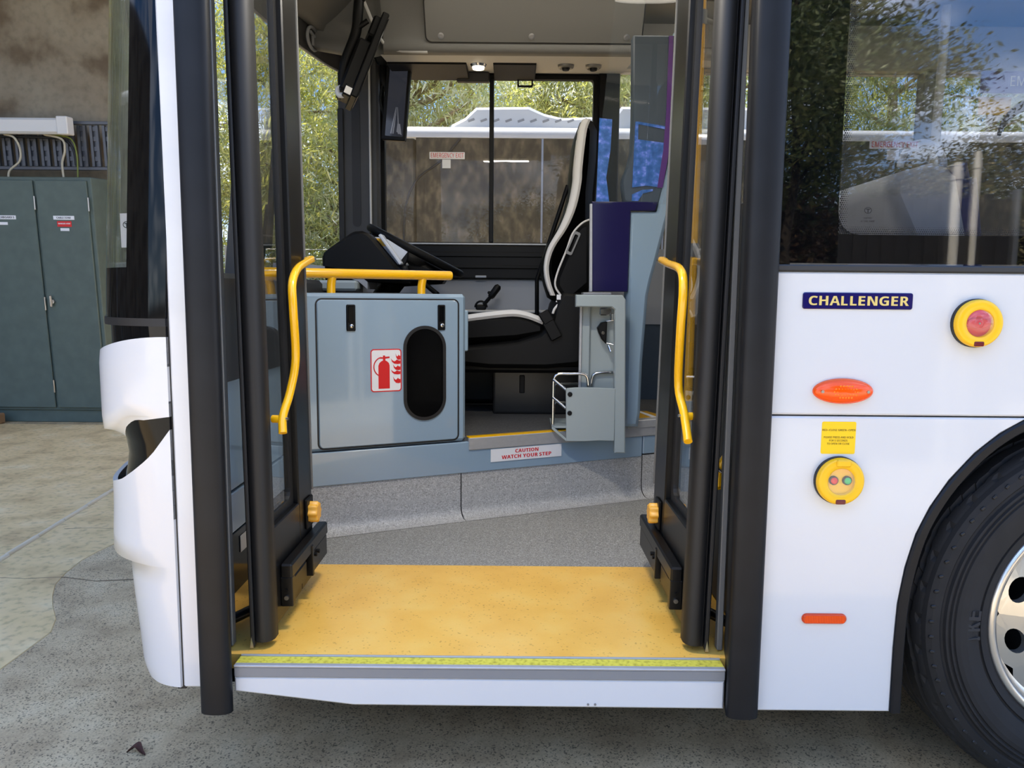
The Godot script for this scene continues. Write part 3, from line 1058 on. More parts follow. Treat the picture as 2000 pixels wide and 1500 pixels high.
	b.bar(Vector3(0.88, 0.29, -2.44), Vector3(2.06, 0.335, -0.80))
	b.bar(Vector3(2.06, 0.29, -2.44), Vector3(4.38, 0.335, -0.06))
	part(bus, "underbody", b, M.black_metal)


func wheel(bus: Node) -> void:
	var c := Vector3(1.469, 0.468, 0.0)
	var T := Transform3D(Basis(Vector3.RIGHT, PI / 2), c)   # local y = +z outwards
	var b = MB.new()
	# sidewall, outer face at z about -0.035
	var prof := [Vector2(0.285, -0.075), Vector2(0.292, -0.058), Vector2(0.305, -0.052), Vector2(0.318, -0.048), Vector2(0.320, -0.052), Vector2(0.324, -0.052), Vector2(0.327, -0.044), Vector2(0.345, -0.038), Vector2(0.360, -0.034), Vector2(0.378, -0.032), Vector2(0.388, -0.033), Vector2(0.390, -0.037), Vector2(0.393, -0.037), Vector2(0.395, -0.033), Vector2(0.399, -0.033), Vector2(0.401, -0.038), Vector2(0.404, -0.038), Vector2(0.406, -0.034), Vector2(0.411, -0.035), Vector2(0.414, -0.043), Vector2(0.419, -0.044), Vector2(0.424, -0.040), Vector2(0.440, -0.044), Vector2(0.452, -0.050), Vector2(0.458, -0.060)]
	prof.reverse()
	b.disc(prof, T, 120)
	# tread with zigzag grooves
	var seg := 216
	var rows := []
	var lat := []
	for k in 57: lat.append(-0.060 - 0.23 * k / 56.0)
	for i in seg + 1:
		var a := TAU * i / seg
		var zig := 0.006 * (absf(fposmod(i / 9.0, 2.0) - 1.0) * 2.0 - 1.0)
		var row := []
		for z in lat:
			var s: float = (-0.060 - z) / 0.23
			var r := 0.478 - 0.020 * pow(absf(s * 2.0 - 1.0), 6.0)
			for gz in [0.11, 0.30, 0.5, 0.70, 0.89]:
				if absf(z + 0.06 + gz * 0.23 + zig) < 0.0045: r -= 0.014
			if s < 0.05 and i % 6 == 0: r -= 0.006
			row.append(T * Vector3(r * cos(a), z, r * sin(a)))
		rows.append(row)
	b.grid(rows, false, false)
	var ty := part(bus, "tyre", b, M.tyre)
	# raised blocks on the shoulder
	b = MB.new()
	for k in 72:
		var a := TAU * k / 72
		b.box(T * Vector3(0.441 * cos(a), -0.0445, 0.441 * sin(a)), Vector3(0.013, 0.008, 0.006), 0.002, Basis(Vector3(0, 0, 1), a))
	var sb := part(ty, "shoulder_lugs", b, M.black_rubber)
	sb.set_meta("kind", "stuff")
	# raised lettering round the sidewall
	var txt := "IKE"
	for k in 3:
		var a := PI + 0.115 - k * 0.085
		var B := Basis(Vector3(0, 0, 1), a - PI / 2)
		words(ty, "raised_letter", txt[k], 0.008 if txt[k] == "I" else 0.024, Transform3D(B, c + Vector3(0.345 * cos(a), 0.345 * sin(a), -0.0365)), M.tyre_text, true, 0.003, 0.036)
	# alloy rim: flange, dish and oval hand holes
	b = MB.new()
	var rim := [Vector2(0.290, -0.09), Vector2(0.297, -0.062), Vector2(0.294, -0.052), Vector2(0.286, -0.049), Vector2(0.276, -0.055), Vector2(0.270, -0.085), Vector2(0.262, -0.097), Vector2(0.255, -0.10)]
	rim.reverse()
	b.lathe(rim, T, 96)
	var holes := 10
	for k in holes:
		var a0 := TAU * k / holes
		var a1 := TAU * (k + 1) / holes
		var am := (a0 + a1) / 2
		var n := 20
		var oct := []
		var ict := []
		for j in n:
			var t := TAU * j / n
			# sector border and hole border at the same angle round the hole
			var u := cos(t)
			var v := sin(t)
			var kk := 1.0 / maxf(absf(u), absf(v))
			var rad := 0.215 + 0.040 * u * kk
			var ang := am + (a1 - a0) / 2 * v * kk
			oct.append(T * Vector3(rad * cos(ang), -0.10 + 0.03 * (0.255 - rad) / 0.08, rad * sin(ang)))
			var rh := 0.215 + 0.022 * u
			var ah := am + 0.034 / 0.215 * v
			ict.append(T * Vector3(rh * cos(ah), -0.10 + 0.03 * (0.255 - rh) / 0.08, rh * sin(ah)))
		for j in n:
			var l := (j + 1) % n
			b.qo(oct[j], oct[l], ict[l], ict[j], Vector3(0, 0, 1))
			b.qo(ict[j], ict[l], ict[l] - Vector3(0, 0, 0.02), ict[j] - Vector3(0, 0, 0.02), T * Vector3(0.215 * cos(am), -0.09, 0.215 * sin(am)) - ict[j])
	b.lathe([Vector2(0.0, -0.03), Vector2(0.07, -0.03), Vector2(0.085, -0.045), Vector2(0.09, -0.068), Vector2(0.175, -0.070)].duplicate(), T, 64)
	part(ty, "rim", b, M.alloy)
	b = MB.new()
	b.lathe([Vector2(0.285, -0.22), Vector2(0.0, -0.22)].duplicate(), T, 48)
	b.lathe([Vector2(0.285, -0.07), Vector2(0.285, -0.22)].duplicate(), T, 48)
	part(ty, "brake_drum", b, M.black_metal)
	for k in 10:
		var a := TAU * (k + 0.5) / 10
		b = MB.new()
		b.disc([Vector2(0.018, 0.0), Vector2(0.018, 0.02), Vector2(0.012, 0.03), Vector2(0.0, 0.032)].duplicate(), T * Transform3D(Basis(), Vector3(0.14 * cos(a), -0.07, 0.14 * sin(a))), 6)
		part(ty, "wheel_nut", b, M.chrome)


func side_fittings(bus: Node) -> void:
	var b = MB.new()
	# raised badge
	b.extrude(rrect(0.249, 0.037, 0.005, 3), 0.0, 0.004, Transform3D(Basis(), Vector3(0.7805, 1.2435, 0.0)), 0.002)
	var o := part(bus, "name_badge", b, M.badge_blue, "dark blue badge with gold lettering")
	words(o, "lettering", "CHALLENGER", 0.226, Transform3D(Basis(), Vector3(0.7805, 1.2435, 0.0045)), M.gold, true, 0.002, 0.021)
	# round emergency boxes
	for k in 2:
		var c := Vector3(1.049, 1.196, 0.0) if k == 0 else Vector3(0.759, 0.830, 0.0)
		var R := 0.0535 if k == 0 else 0.0545
		var T := Transform3D(Basis(Vector3.RIGHT, PI / 2), c)
		b = MB.new()
		b.disc([Vector2(R * 1.03, 0.0), Vector2(R * 1.03, 0.010), Vector2(R * 0.9, 0.012), Vector2(0, 0.012)].duplicate(), T, 40)
		o = part(bus, "emergency_box", b, M.black_rubber)
		b = MB.new()
		b.lathe([Vector2(R, 0.008), Vector2(R, 0.018), Vector2(R * 0.96, 0.0225), Vector2(R * 0.90, 0.024), Vector2(R * 0.60, 0.024), Vector2(R * 0.57, 0.022), Vector2(R * 0.57, 0.011)].duplicate(), T, 48)
		part(o, "yellow_ring", b, M.yellow_plastic)
		b = MB.new()
		b.box(c + Vector3(0, -R * 0.86, 0.0235), Vector3(R * 0.42, R * 0.2, 0.006), 0.002)
		part(o, "release_tab", b, M.tab_maroon)
		b = MB.new()
		if k == 0:
			b.disc([Vector2(R * 0.57, 0.011), Vector2(R * 0.57, 0.0125), Vector2(0, 0.0125)].duplicate(), T, 32)
			part(o, "backing", b, M.handle_red)
			b = MB.new()
			b.lathe([Vector2(R * 0.22, 0.012), Vector2(R * 0.20, 0.019), Vector2(R * 0.1, 0.020), Vector2(0, 0.020)].duplicate(), T, 20)
			var el := PackedVector2Array()
			for j in 28: el.append(Vector2(cos(TAU * j / 28) * R * 0.50, sin(TAU * j / 28) * R * 0.23))
			b.extrude(el, 0.012, 0.018, Transform3D(Basis(), c), 0.002)
			part(o, "turn_handle", b, M.handle_red)
			b = MB.new()
			b.tube([c + Vector3(0, 0, 0.018), c + Vector3(0, 0, 0.021)], 0.0025, 8)
			part(o, "screw", b, M.chrome)
			b = MB.new()
			b.lathe([Vector2(R * 0.58, 0.022), Vector2(R * 0.50, 0.028), Vector2(R * 0.3, 0.0315), Vector2(0, 0.033)].duplicate(), T, 32)
			part(o, "clear_cover", b, M.lens_clear)
		else:
			b.disc([Vector2(R * 0.57, 0.011), Vector2(R * 0.57, 0.0125), Vector2(0, 0.0125)].duplicate(), T, 32)
			part(o, "backing", b, M.yellow_plastic)
			for j in 2:
				var x := -0.0155 if j == 0 else 0.0155
				b = MB.new()
				b.disc([Vector2(0.0105, 0.0), Vector2(0.0105, 0.006), Vector2(0.008, 0.007), Vector2(0, 0.007)].duplicate(), Transform3D(Basis(Vector3.RIGHT, PI / 2), c + Vector3(x, 0.002, 0.012)), 20)
				var bz := part(o, "push_button", b, M.black_plastic)
				b = MB.new()
				b.lathe([Vector2(0.0078, 0.006), Vector2(0.0076, 0.009), Vector2(0.005, 0.010), Vector2(0, 0.0105)].duplicate(), Transform3D(Basis(Vector3.RIGHT, PI / 2), c + Vector3(x, 0.002, 0.012)), 20)
				part(bz, "button_cap", b, M.button_red if j == 0 else M.button_green)
			b = MB.new()
			b.disc([Vector2(R * 0.575, 0.0215), Vector2(R * 0.575, 0.0225), Vector2(0, 0.0225)].duplicate(), T, 32)
			part(o, "clear_cover", b, M.lens_clear)
			b = MB.new()
			b.box(c + Vector3(0.002, R * 0.80, 0.025), Vector3(R * 0.60, R * 0.30, 0.008), 0.003)
			part(o, "hinge_tab", b, M.yellow_plastic)
	# oval amber marker lamp
	var c2 := Vector3(0.7585, 1.038, 0.0)
	var rows := []
	var nr := 9
	for i in nr:
		var f := i / float(nr - 1)
		var row := []
		for j in 49:
			var a := TAU * j / 48
			var rib := 1.0 + (0.012 * (1 if j % 2 else -1) if i in [3, 4, 5] else 0.0)
			var rr := cos(f * PI / 2 * 0.999) if i > 0 else 1.0
			row.append(c2 + Vector3(0.069 * rr * rib * cos(a), 0.0295 * rr * rib * sin(a), 0.003 + 0.020 * sin(f * PI / 2)))
		rows.append(row)
	b = MB.new()
	b.grid(rows)
	var base := []
	for j in 49: base.append(rows[0][j] - Vector3(0, 0, 0.003))
	b.grid([base, rows[0]])
	o = part(bus, "marker_lamp", b, M.amber_lens, "oval amber side marker lamp")
	b = MB.new()
	for i in 5:
		for j in 9:
			var p := Vector2((j - 4) * 0.0066 + (0.0033 if i % 2 else 0.0), (i - 2) * 0.0066)
			if pow(p.x / 0.032, 2) + pow(p.y / 0.016, 2) < 1.0:
				b.box(c2 + Vector3(p.x, p.y, 0.0205), Vector3(0.0045, 0.0045, 0.004), 0.0015)
	var pb := part(o, "lens_beads", b, M.amber_inner)
	pb.set_meta("kind", "stuff")
	for x in [-0.052, 0.052]:
		b = MB.new()
		b.tube([c2 + Vector3(x, 0, 0.010), c2 + Vector3(x, 0, 0.0185)], 0.0035, 10)
		part(o, "screw", b, M.steel)
	# slim reflector
	b = MB.new()
	b.extrude(rrect(0.106, 0.0245, 0.012, 6), 0.0, 0.007, Transform3D(Basis(), Vector3(0.7455, 0.4935, 0.0)), 0.003, true)
	o = part(bus, "side_reflector", b, M.reflector_orange, "slim orange reflector")
	b = MB.new()
	for k in 24: b.box(Vector3(0.7005 + k * 0.0039, 0.4935, 0.0072), Vector3(0.002, 0.018, 0.0008))
	var rb := part(o, "prism_ribs", b, M.amber_lens)
	rb.set_meta("kind", "stuff")
	# yellow instruction label
	b = MB.new()
	b.extrude(rrect(0.079, 0.0755, 0.004, 3), 0.0, 0.0006, Transform3D(Basis(), Vector3(0.7555, 0.929, 0.0)))
	o = part(bus, "instruction_label", b, M.yellow_print, "yellow label on how to open and close the doors")
	var ln := [["RED--CLOSE GREEN--OPEN", 0.947, 0.076], ["PLEASE PRESS AND HOLD", 0.930, 0.068], ["FOR 5 SECONDS", 0.9225, 0.042], ["TO OPEN OR CLOSE", 0.915, 0.052]]
	for l in ln:
		words(o, "lettering", l[0], l[2], Transform3D(Basis(), Vector3(0.7555, l[1], 0.0008)), M.print_brown, false, 0.0006)


func doors(bus: Node) -> void:
	for s in [-1, 1]:
		var xi := -0.602 if s < 0 else 0.450      # face towards the opening
		var xo := -0.640 if s < 0 else 0.490
		var zf := -0.525 if s < 0 else -0.635     # far edge
		var zs := -0.39 if s < 0 else -0.47      # inner edge of the far stile
		var k: float = -s                          # direction into the opening
		var b = MB.new()
		# frame: near stile, far stile, bottom rail, top rail
		b.bar(Vector3(xo, 0.395, -0.145), Vector3(xi, 2.32, -0.105), 0.003)
		b.bar(Vector3(xo, 0.395, zf), Vector3(xi, 2.32, zs), 0.004)
		b.bar(Vector3(xo, 0.395, zs), Vector3(xi, 0.655, -0.145), 0.003)
		b.bar(Vector3(xo, 2.22, zs), Vector3(xi, 2.32, -0.145), 0.003)
		var leaf := part(bus, "door_leaf", b, M.black_metal)
		var foot := Transform3D(Basis(), Vector3(xi, 0.4, 0))
		leaf.transform = foot * Transform3D(Basis(Vector3(0, 0, 1), 0.011 if s < 0 else -0.017), Vector3.ZERO) * foot.affine_inverse()   # the leaves lean a little outwards
		# glass and its gasket
		var xg := (xi * 0.35 + xo * 0.65)
		b = MB.new()
		b.bar(Vector3(xg - 0.003, 0.65, zs - 0.01), Vector3(xg + 0.003, 2.23, -0.14))
		part(leaf, "glass", b, M.door_glass)
		b = MB.new()
		var gz := (zs - 0.145) / 2
		var hw := (-0.145 - zs) / 2
		var T := Transform3D(Basis(Vector3(0, 0, -1), Vector3.UP, Vector3.RIGHT), Vector3(xg, 1.4375, gz))
		b.frame(rrect(hw * 2, 1.575, 0.002, 4), rrect(hw * 2 - 0.05, 1.525, 0.03, 4), -0.008, 0.008, T)
		part(leaf, "gasket", b, M.black_rubber)
		# light edge on the far side of the stile
		b = MB.new()
		b.bar(Vector3(xi - 0.004, 0.66, zf - 0.006), Vector3(xi + 0.004, 2.32, zf), 0.001)
		part(leaf, "stile_strip", b, M.dark_aluminium)
		# rubber nosing: round bead, inner lip and fin
		b = MB.new()
		var cx := (xi + xo) / 2 + k * (0.004 if s < 0 else 0.008)
		var sec := PackedVector2Array()
		for j in 15:
			var a := PI * j / 14
			sec.append(Vector2(-0.026 * cos(a), 0.030 * sin(a)))
		sec.append(Vector2(0.026, -0.02)); sec.append(Vector2(-0.026, -0.02))
		b.extrude(sec, 0.385, 2.33, Transform3D(Basis(Vector3.RIGHT, Vector3(0, 0, 1), Vector3(0, -1, 0)), Vector3(cx, 2.715, -0.105)), 0.0, true)
		var seal := part(leaf, "edge_seal", b, M.black_rubber)
		b = MB.new()
		var fx := (xo + -k * 0.002)
		b.bar(Vector3(fx - 0.005, 0.372, -0.112), Vector3(fx + 0.005, 2.33, -0.078), 0.003)
		b.bar(Vector3(fx + k * 0.012 - 0.003, 0.380, -0.112), Vector3(fx + k * 0.012 + 0.003, 2.33, -0.084), 0.002)
		part(seal, "seal_fin", b, M.black_rubber)
		b = MB.new()
		b.extrude(pts2([-0.005, 0.0, 0.004, 0.0, -0.001, 0.028]), -0.002, 0.002, Transform3D(Basis(), Vector3(fx, 0.372, -0.076)))
		part(seal, "seal_clip", b, M.steel)
		# guide box low on the leaf
		b = MB.new()
		var x2 := xi + k * 0.032
		b.bar(Vector3(xi, 0.505, zf - 0.055), Vector3(x2, 0.545, -0.19), 0.005)
		b.bar(Vector3(xi, 0.43, -0.215), Vector3(x2, 0.51, -0.19), 0.002)
		b.bar(Vector3(xi, 0.445, -0.36), Vector3(x2 - k * 0.008, 0.495, -0.21), 0.003)
		b.bar(Vector3(xi, 0.44, zf - 0.055), Vector3(x2 - k * 0.004, 0.505, -0.40), 0.003)
		b.bar(Vector3(xi, 0.44, -0.40), Vector3(x2 + k * 0.003, 0.53, -0.385), 0.002)
		var gb := part(leaf, "guide_box", b, M.black_metal)
		for q in [[-0.185, 0.455], [-0.185, 0.475]]:
			b = MB.new()
			b.tube([Vector3(xi + k * 0.016, q[1], -0.192), Vector3(xi + k * 0.016, q[1], q[0])], 0.006 if q[1] < 0.46 else 0.004, 10)
			part(gb, "bolt", b, M.steel if q[1] < 0.46 else M.black_plastic)
		for q in [-0.43, -0.46]:
			b = MB.new()
			b.tube([Vector3(x2 - k * 0.006, 0.49, q), Vector3(x2 + k * 0.004, 0.49, q)], 0.006, 10)
			part(gb, "bolt", b, M.black_plastic)
		# swing arm from the leaf to the post
		b = MB.new()
		b.tube([Vector3(xo, 0.41, -0.30), Vector3(xo - k * 0.05, 0.415, -0.20), Vector3(xo - k * 0.10, 0.40, -0.16)], 0.014, 8)
		part(leaf, "swing_arm", b, M.black_metal)
		# lobed knob on its plate
		b = MB.new()
		var kz := -0.475 if s < 0 else -0.535
		var ky := 0.605 if s < 0 else 0.592
		b.bar(Vector3(xi, ky - 0.045, kz - 0.035), Vector3(xi + k * 0.008, ky + 0.045, kz + 0.035), 0.003)
		part(leaf, "knob_plate", b, M.black_plastic)
		b = MB.new()
		var lobe := PackedVector2Array()
		for j in 64:
			var a := TAU * j / 64
			var r := 0.029 + 0.003 * cos(8 * a)
			lobe.append(Vector2(r * cos(a), r * sin(a)))
		b.extrude(lobe, 0.008, 0.034, Transform3D(Basis(Vector3(0, 0, -k), Vector3.UP, Vector3(k, 0, 0)), Vector3(xi, ky, kz)), 0.004, true)
		part(leaf, "release_knob", b, M.knob_yellow, "yellow lobed release knob")
		# grab handle
		var pts: Array
		if s < 0:
			pts = [Vector3(-0.570, 0.905, -0.125), Vector3(-0.574, 0.945, -0.145), Vector3(-0.566, 1.0, -0.185), Vector3(-0.553, 1.085, -0.20), Vector3(-0.548, 1.215, -0.175), Vector3(-0.552, 1.275, -0.19), Vector3(-0.562, 1.312, -0.275), Vector3(-0.578, 1.335, -0.42), Vector3(-0.588, 1.349, -0.525)]
		else:
			pts = [Vector3(0.428, 0.905, -0.06), Vector3(0.428, 0.965, -0.12), Vector3(0.420, 1.028, -0.16), Vector3(0.405, 1.159, -0.10), Vector3(0.402, 1.270, -0.08), Vector3(0.410, 1.315, -0.16), Vector3(0.425, 1.338, -0.38), Vector3(0.438, 1.357, -0.56)]
		b = MB.new()
		b.tube(smooth_path(pts, 5), 0.0105, 14)
		var gh := part(leaf, "grab_handle", b, M.yellow_rail, "yellow bent tube grab handle")
		gh.position.x = 0.009 if s < 0 else -0.014
		b = MB.new()
		var q0: Vector3 = pts[1] + Vector3(0, -0.008, 0)
		b.tube([q0, Vector3(xi, q0.y, q0.z - 0.005)], 0.010, 10)
		var q1: Vector3 = pts[pts.size() - 1]
		b.tube([q1 + Vector3(0, 0, 0.012), Vector3(xi, q1.y - 0.004, q1.z + 0.008)], 0.010, 10)
		part(gh, "stub", b, M.yellow_rail)
		for q in [q0 + Vector3(k * 0.012, 0.002, 0.006), q1 + Vector3(k * 0.011, 0.0, 0.012)]:
			b = MB.new()
			b.tube([q - Vector3(k * 0.004, 0, 0), q + Vector3(k * 0.003, 0, 0.002)], 0.004, 8)
			part(gh, "screw", b, M.steel)


# ---------------------------------------------------------------- driver's cab
func pod_z(x: float) -> float:   # the podium front runs askew across the bus
	return -1.3277 - 0.459 * x


func on_pod(x: float, y: float, out := 0.0) -> Vector3:
	return Vector3(x, y, pod_z(x)) + Vector3(0.417, 0, 0.909) * out


func pod_basis() -> Basis:
	var d := Vector3(1, 0, -0.459).normalized()
	return Basis(d, Vector3.UP, d.cross(Vector3.UP))


func pod_slab(x0: float, x1: float, y0: float, y1: float, deep: float, out: float, bev := 0.0) -> MB:
	var b := MB.new()
	var a := on_pod(x0, y0, out)
	var c := on_pod(x1, y1, out)
	var m := (a + c) / 2.0
	var w := Vector2(c.x - a.x, c.z - a.z).length()
	b.box(m - Vector3(0.417, 0, 0.909) * deep / 2.0, Vector3(w, y1 - y0, deep), bev, pod_basis())
	return b


func build_cab() -> void:
	var bus: Node = get_node("bus")
	var b = MB.new()
	var BG: Material = M.blue_grey_gloss
	# --- entrance floor
	b.bar(Vector3(-0.82, 0.33, -0.686), Vector3(0.90, 0.367, -0.05))
	part(bus, "entrance_mat", b, M.orange_mat)
	b = MB.new()
	b.bar(Vector3(-0.95, 0.33, -2.42), Vector3(0.90, 0.3665, -0.6875))
	b.bar(Vector3(0.90, 0.33, -2.42), Vector3(2.05, 0.3665, -0.80))
	b.bar(Vector3(2.05, 0.33, -2.42), Vector3(4.36, 0.3665, -0.05))
	part(bus, "aisle_floor", b, M.grey_vinyl)
	# --- podium: vinyl riser with a coved foot, three lengths
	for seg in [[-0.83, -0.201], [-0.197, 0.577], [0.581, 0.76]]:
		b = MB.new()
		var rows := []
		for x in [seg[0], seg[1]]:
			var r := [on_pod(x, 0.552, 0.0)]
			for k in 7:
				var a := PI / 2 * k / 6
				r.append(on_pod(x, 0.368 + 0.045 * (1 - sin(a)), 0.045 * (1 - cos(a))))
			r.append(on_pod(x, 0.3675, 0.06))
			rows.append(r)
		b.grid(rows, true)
		part(bus, "podium_riser", b, M.lit_riser_vinyl)
	b = pod_slab(-0.83, 0.76, 0.36, 0.55, 0.02, -0.003)
	part(bus, "podium_core", b, M.black_rubber)
	b = pod_slab(-0.83, 0.575, 0.547, 0.672, 0.03, 0.006, 0.003)
	part(bus, "podium_band", b, BG)
	b = pod_slab(0.580, 0.76, 0.557, 0.690, 0.03, 0.006, 0.003)
	part(bus, "podium_band", b, BG)
	b = MB.new()
	b.bar(Vector3(0.75, 0.36, -1.72), Vector3(2.6, 0.69, -1.675), 0.003)
	part(bus, "podium_side", b, BG)
	# platform floor
	b = MB.new()
	var fl := pts2([-0.95, 0.90, -0.70, 1.02, 0.76, 1.69, 2.6, 1.69, 2.6, 2.43, -0.95, 2.43])
	b.extrude(fl, 0.60, 0.690, Transform3D(Basis(Vector3.RIGHT, -PI / 2), Vector3.ZERO))
	part(bus, "platform_floor", b, M.cab_vinyl)
	# nosing
	b = pod_slab(-0.172, 0.70, 0.638, 0.688, 0.02, 0.012, 0.003)
	var o := part(bus, "platform_nosing", b, M.aluminium)
	b = pod_slab(-0.172, 0.70, 0.686, 0.6915, 0.03, 0.010, 0.001)
	part(o, "yellow_edge", b, M.yellow_rail)
	b = pod_slab(0.50, 0.70, 0.676, 0.712, 0.05, 0.016, 0.003)
	part(o, "raised_end", b, M.aluminium)
	# yellow and white lines beside the aisle
	b = MB.new()
	b.extrude(pts2([0.56, 1.62, 0.74, 1.72, 0.66, 1.95, 0.56, 1.95]), 0.690, 0.695, Transform3D(Basis(Vector3.RIGHT, -PI / 2), Vector3.ZERO))
	o = part(bus, "floor_marking", b, M.yellow_rail)
	b = MB.new()
	b.extrude(pts2([0.67, 1.64, 0.70, 1.66, 0.62, 1.95, 0.60, 1.95]), 0.690, 0.697, Transform3D(Basis(Vector3.RIGHT, -PI / 2), Vector3.ZERO))
	part(o, "white_line", b, M.sign_white)
	# caution sign on the band
	b = pod_slab(-0.086, 0.206, 0.582, 0.634, 0.002, 0.0085)
	o = part(bus, "caution_sign", b, M.sign_white, "white sign with red lettering on the podium band")
	words(o, "lettering", "CAUTION", 0.105, Transform3D(pod_basis(), on_pod(0.06, 0.620, 0.0090)), M.sign_red, true, 0.001, 0.014)
	words(o, "lettering", "WATCH YOUR STEP", 0.225, Transform3D(pod_basis(), on_pod(0.06, 0.598, 0.0090)), M.sign_red, true, 0.001, 0.0145)
	# --- side of the stairwell, towards the nose
	b = MB.new()
	b.bar(Vector3(-0.85, 0.672, -0.97), Vector3(-0.815, 1.245, -0.10), 0.006)
	b.bar(Vector3(-0.85, 0.55, -0.97), Vector3(-0.812, 0.668, -0.10), 0.003)
	part(bus, "stairwell_panel", b, BG)
	b = MB.new()
	b.bar(Vector3(-0.85, 0.366, -0.97), Vector3(-0.813, 0.547, -0.10), 0.002)
	o = part(bus, "kick_panel", b, M.piano_black)
	b = MB.new()
	b.box(Vector3(-0.811, 0.50, -0.53), Vector3(0.002, 0.05, 0.09))
	part(o, "small_label", b, M.sign_white)
	# --- locker
	var mid := -0.455
	b = pod_slab(-0.83, -0.182, 0.676, 1.252, 0.30, 0.004, 0.012)
	var lk := part(bus, "locker", b, BG, "glossy blue-grey locker beside the driver")
	# dark line round the lid, then the lid
	var PB := pod_basis()
	var dl := 0.488 * sqrt(1 + 0.459 * 0.459)
	b = MB.new()
	b.extrude(rrect(dl + 0.012, 0.553, 0.024, 5), 0.0, 0.0045, Transform3D(PB, on_pod(-0.4575, 0.9575, 0.0)))
	part(lk, "lid_gap_strip", b, M.black_rubber)
	b = MB.new()
	b.extrude(rrect(dl, 0.541, 0.018, 5), 0.0, 0.008, Transform3D(PB, on_pod(-0.4575, 0.9575, 0.0)), 0.003)
	part(lk, "locker_door", b, BG)
	for x in [-0.5915, -0.276]:
		b = MB.new()
		var w := 0.033 if x < -0.4 else 0.030
		b.box(on_pod(x, 1.163, 0.011), Vector3(w, 0.096, 0.008), 0.003, PB)
		var la := part(lk, "latch", b, M.black_plastic)
		b = MB.new()
		b.box(on_pod(x, 1.176, 0.0155), Vector3(w * 0.62, 0.060, 0.004), 0.0015, PB)
		part(la, "paddle", b, M.piano_black)
		b = MB.new()
		b.lathe([Vector2(0.008, 0.0), Vector2(0.008, 0.004), Vector2(0.006, 0.006), Vector2(0, 0.006)].duplicate(), Transform3D(PB * Basis(Vector3.RIGHT, PI / 2), on_pod(x + 0.001, 1.133, 0.0145)), 14)
		part(la, "lock", b, M.chrome)
	# oval window with rubber rim
	b = MB.new()
	var oc := on_pod(-0.3365, 0.951, 0.0)
	var T := Transform3D(PB, oc)
	b.frame(rrect(0.169, 0.362, 0.083, 10), rrect(0.145, 0.338, 0.071, 10), 0.006, 0.0125, T)
	o = part(lk, "oval_window", b, M.black_rubber)
	b = MB.new()
	b.extrude(rrect(0.147, 0.340, 0.072, 10), 0.007, 0.0095, T)
	part(o, "dark_pane", b, M.piano_black)
	fire_sign(lk, Transform3D(PB, on_pod(-0.4735, 0.967, 0.0085)))
	# small hinge flange at the locker's right edge
	b = pod_slab(-0.185, -0.168, 1.03, 1.19, 0.02, -0.01, 0.004)
	part(lk, "side_flange", b, BG)
	# yellow rail on the locker
	b = MB.new()
	var rail_y := 1.322
	var ra := on_pod(-0.90, rail_y, -0.01)
	var rb := on_pod(-0.232, rail_y, -0.01)
	b.tube([ra, rb + (ra - rb).normalized() * 0.006, rb], [0.0175, 0.0175, 0.015], 18)
	o = part(bus, "guard_rail", b, M.yellow_rail, "yellow tube rail on top of the locker")
	for x in [-0.648, -0.338]:
		b = MB.new()
		b.tube(smooth_path([on_pod(x, 1.245, -0.025), on_pod(x, 1.285, -0.02), on_pod(x + 0.004, 1.318, -0.012)], 4), 0.0155, 14)
		part(o, "rail_post", b, M.yellow_rail)
	dashboard(bus)
	cab_wall(bus)
	cab_ceiling(bus)
	cab_door(bus)
	driver_seat()
	monitors()


func fire_sign(parent: Node, T: Transform3D) -> void:
	var b = MB.new()
	b.extrude(rrect(0.118, 0.160, 0.012, 4), 0.0, 0.0006, T)
	var s := part(parent, "extinguisher_sign", b, M.sign_red, "white square sign with a red extinguisher and flames")
	b = MB.new()
	b.extrude(rrect(0.110, 0.152, 0.009, 4), 0.0006, 0.0010, T)
	part(s, "white_field", b, M.sign_white)
	b = MB.new()
	b.extrude(pts2([-0.030, -0.068, 0.013, -0.068, 0.013, 0.018, 0.010, 0.028, 0.002, 0.035, -0.003, 0.037, -0.003, 0.044, 0.013, 0.046, 0.013, 0.052, -0.004, 0.051, -0.004, 0.056, -0.012, 0.056, -0.012, 0.050, -0.028, 0.049, -0.028, 0.045, -0.012, 0.044, -0.012, 0.037, -0.018, 0.035, -0.026, 0.028, -0.030, 0.018]), 0.0010, 0.0016, T)
	var hose := []
	for k in 13:
		var a := PI * 0.55 + PI * 0.78 * k / 12
		hose.append(T * Vector3(-0.013 + 0.034 * cos(a), 0.014 + 0.036 * sin(a), 0.0012))
	b.tube(hose, 0.0022, 6)
	part(s, "extinguisher_symbol", b, M.sign_red)
	for f in [[0.036, 0.063, 0.040], [0.018, 0.044, 0.024], [0.026, 0.022, 0.001], [0.018, 0.003, -0.015], [0.026, -0.024, -0.048]]:
		b = MB.new()
		var p := PackedVector2Array()
		var w: float = 0.0545 - f[0]
		var h: float = f[1] - f[2]
		for q in [[0.0, 1.0], [0.18, 0.62], [0.36, 0.46], [0.54, 0.62], [0.62, 0.80], [0.78, 0.62], [1.0, 0.55], [1.0, 0.0], [0.70, -0.08], [0.36, 0.02], [0.12, 0.38]]:
			p.append(Vector2(f[0] + q[0] * w, f[2] + q[1] * h))
		b.extrude(p, 0.0010, 0.0016, T)
		part(s, "flame_symbol", b, M.sign_red)


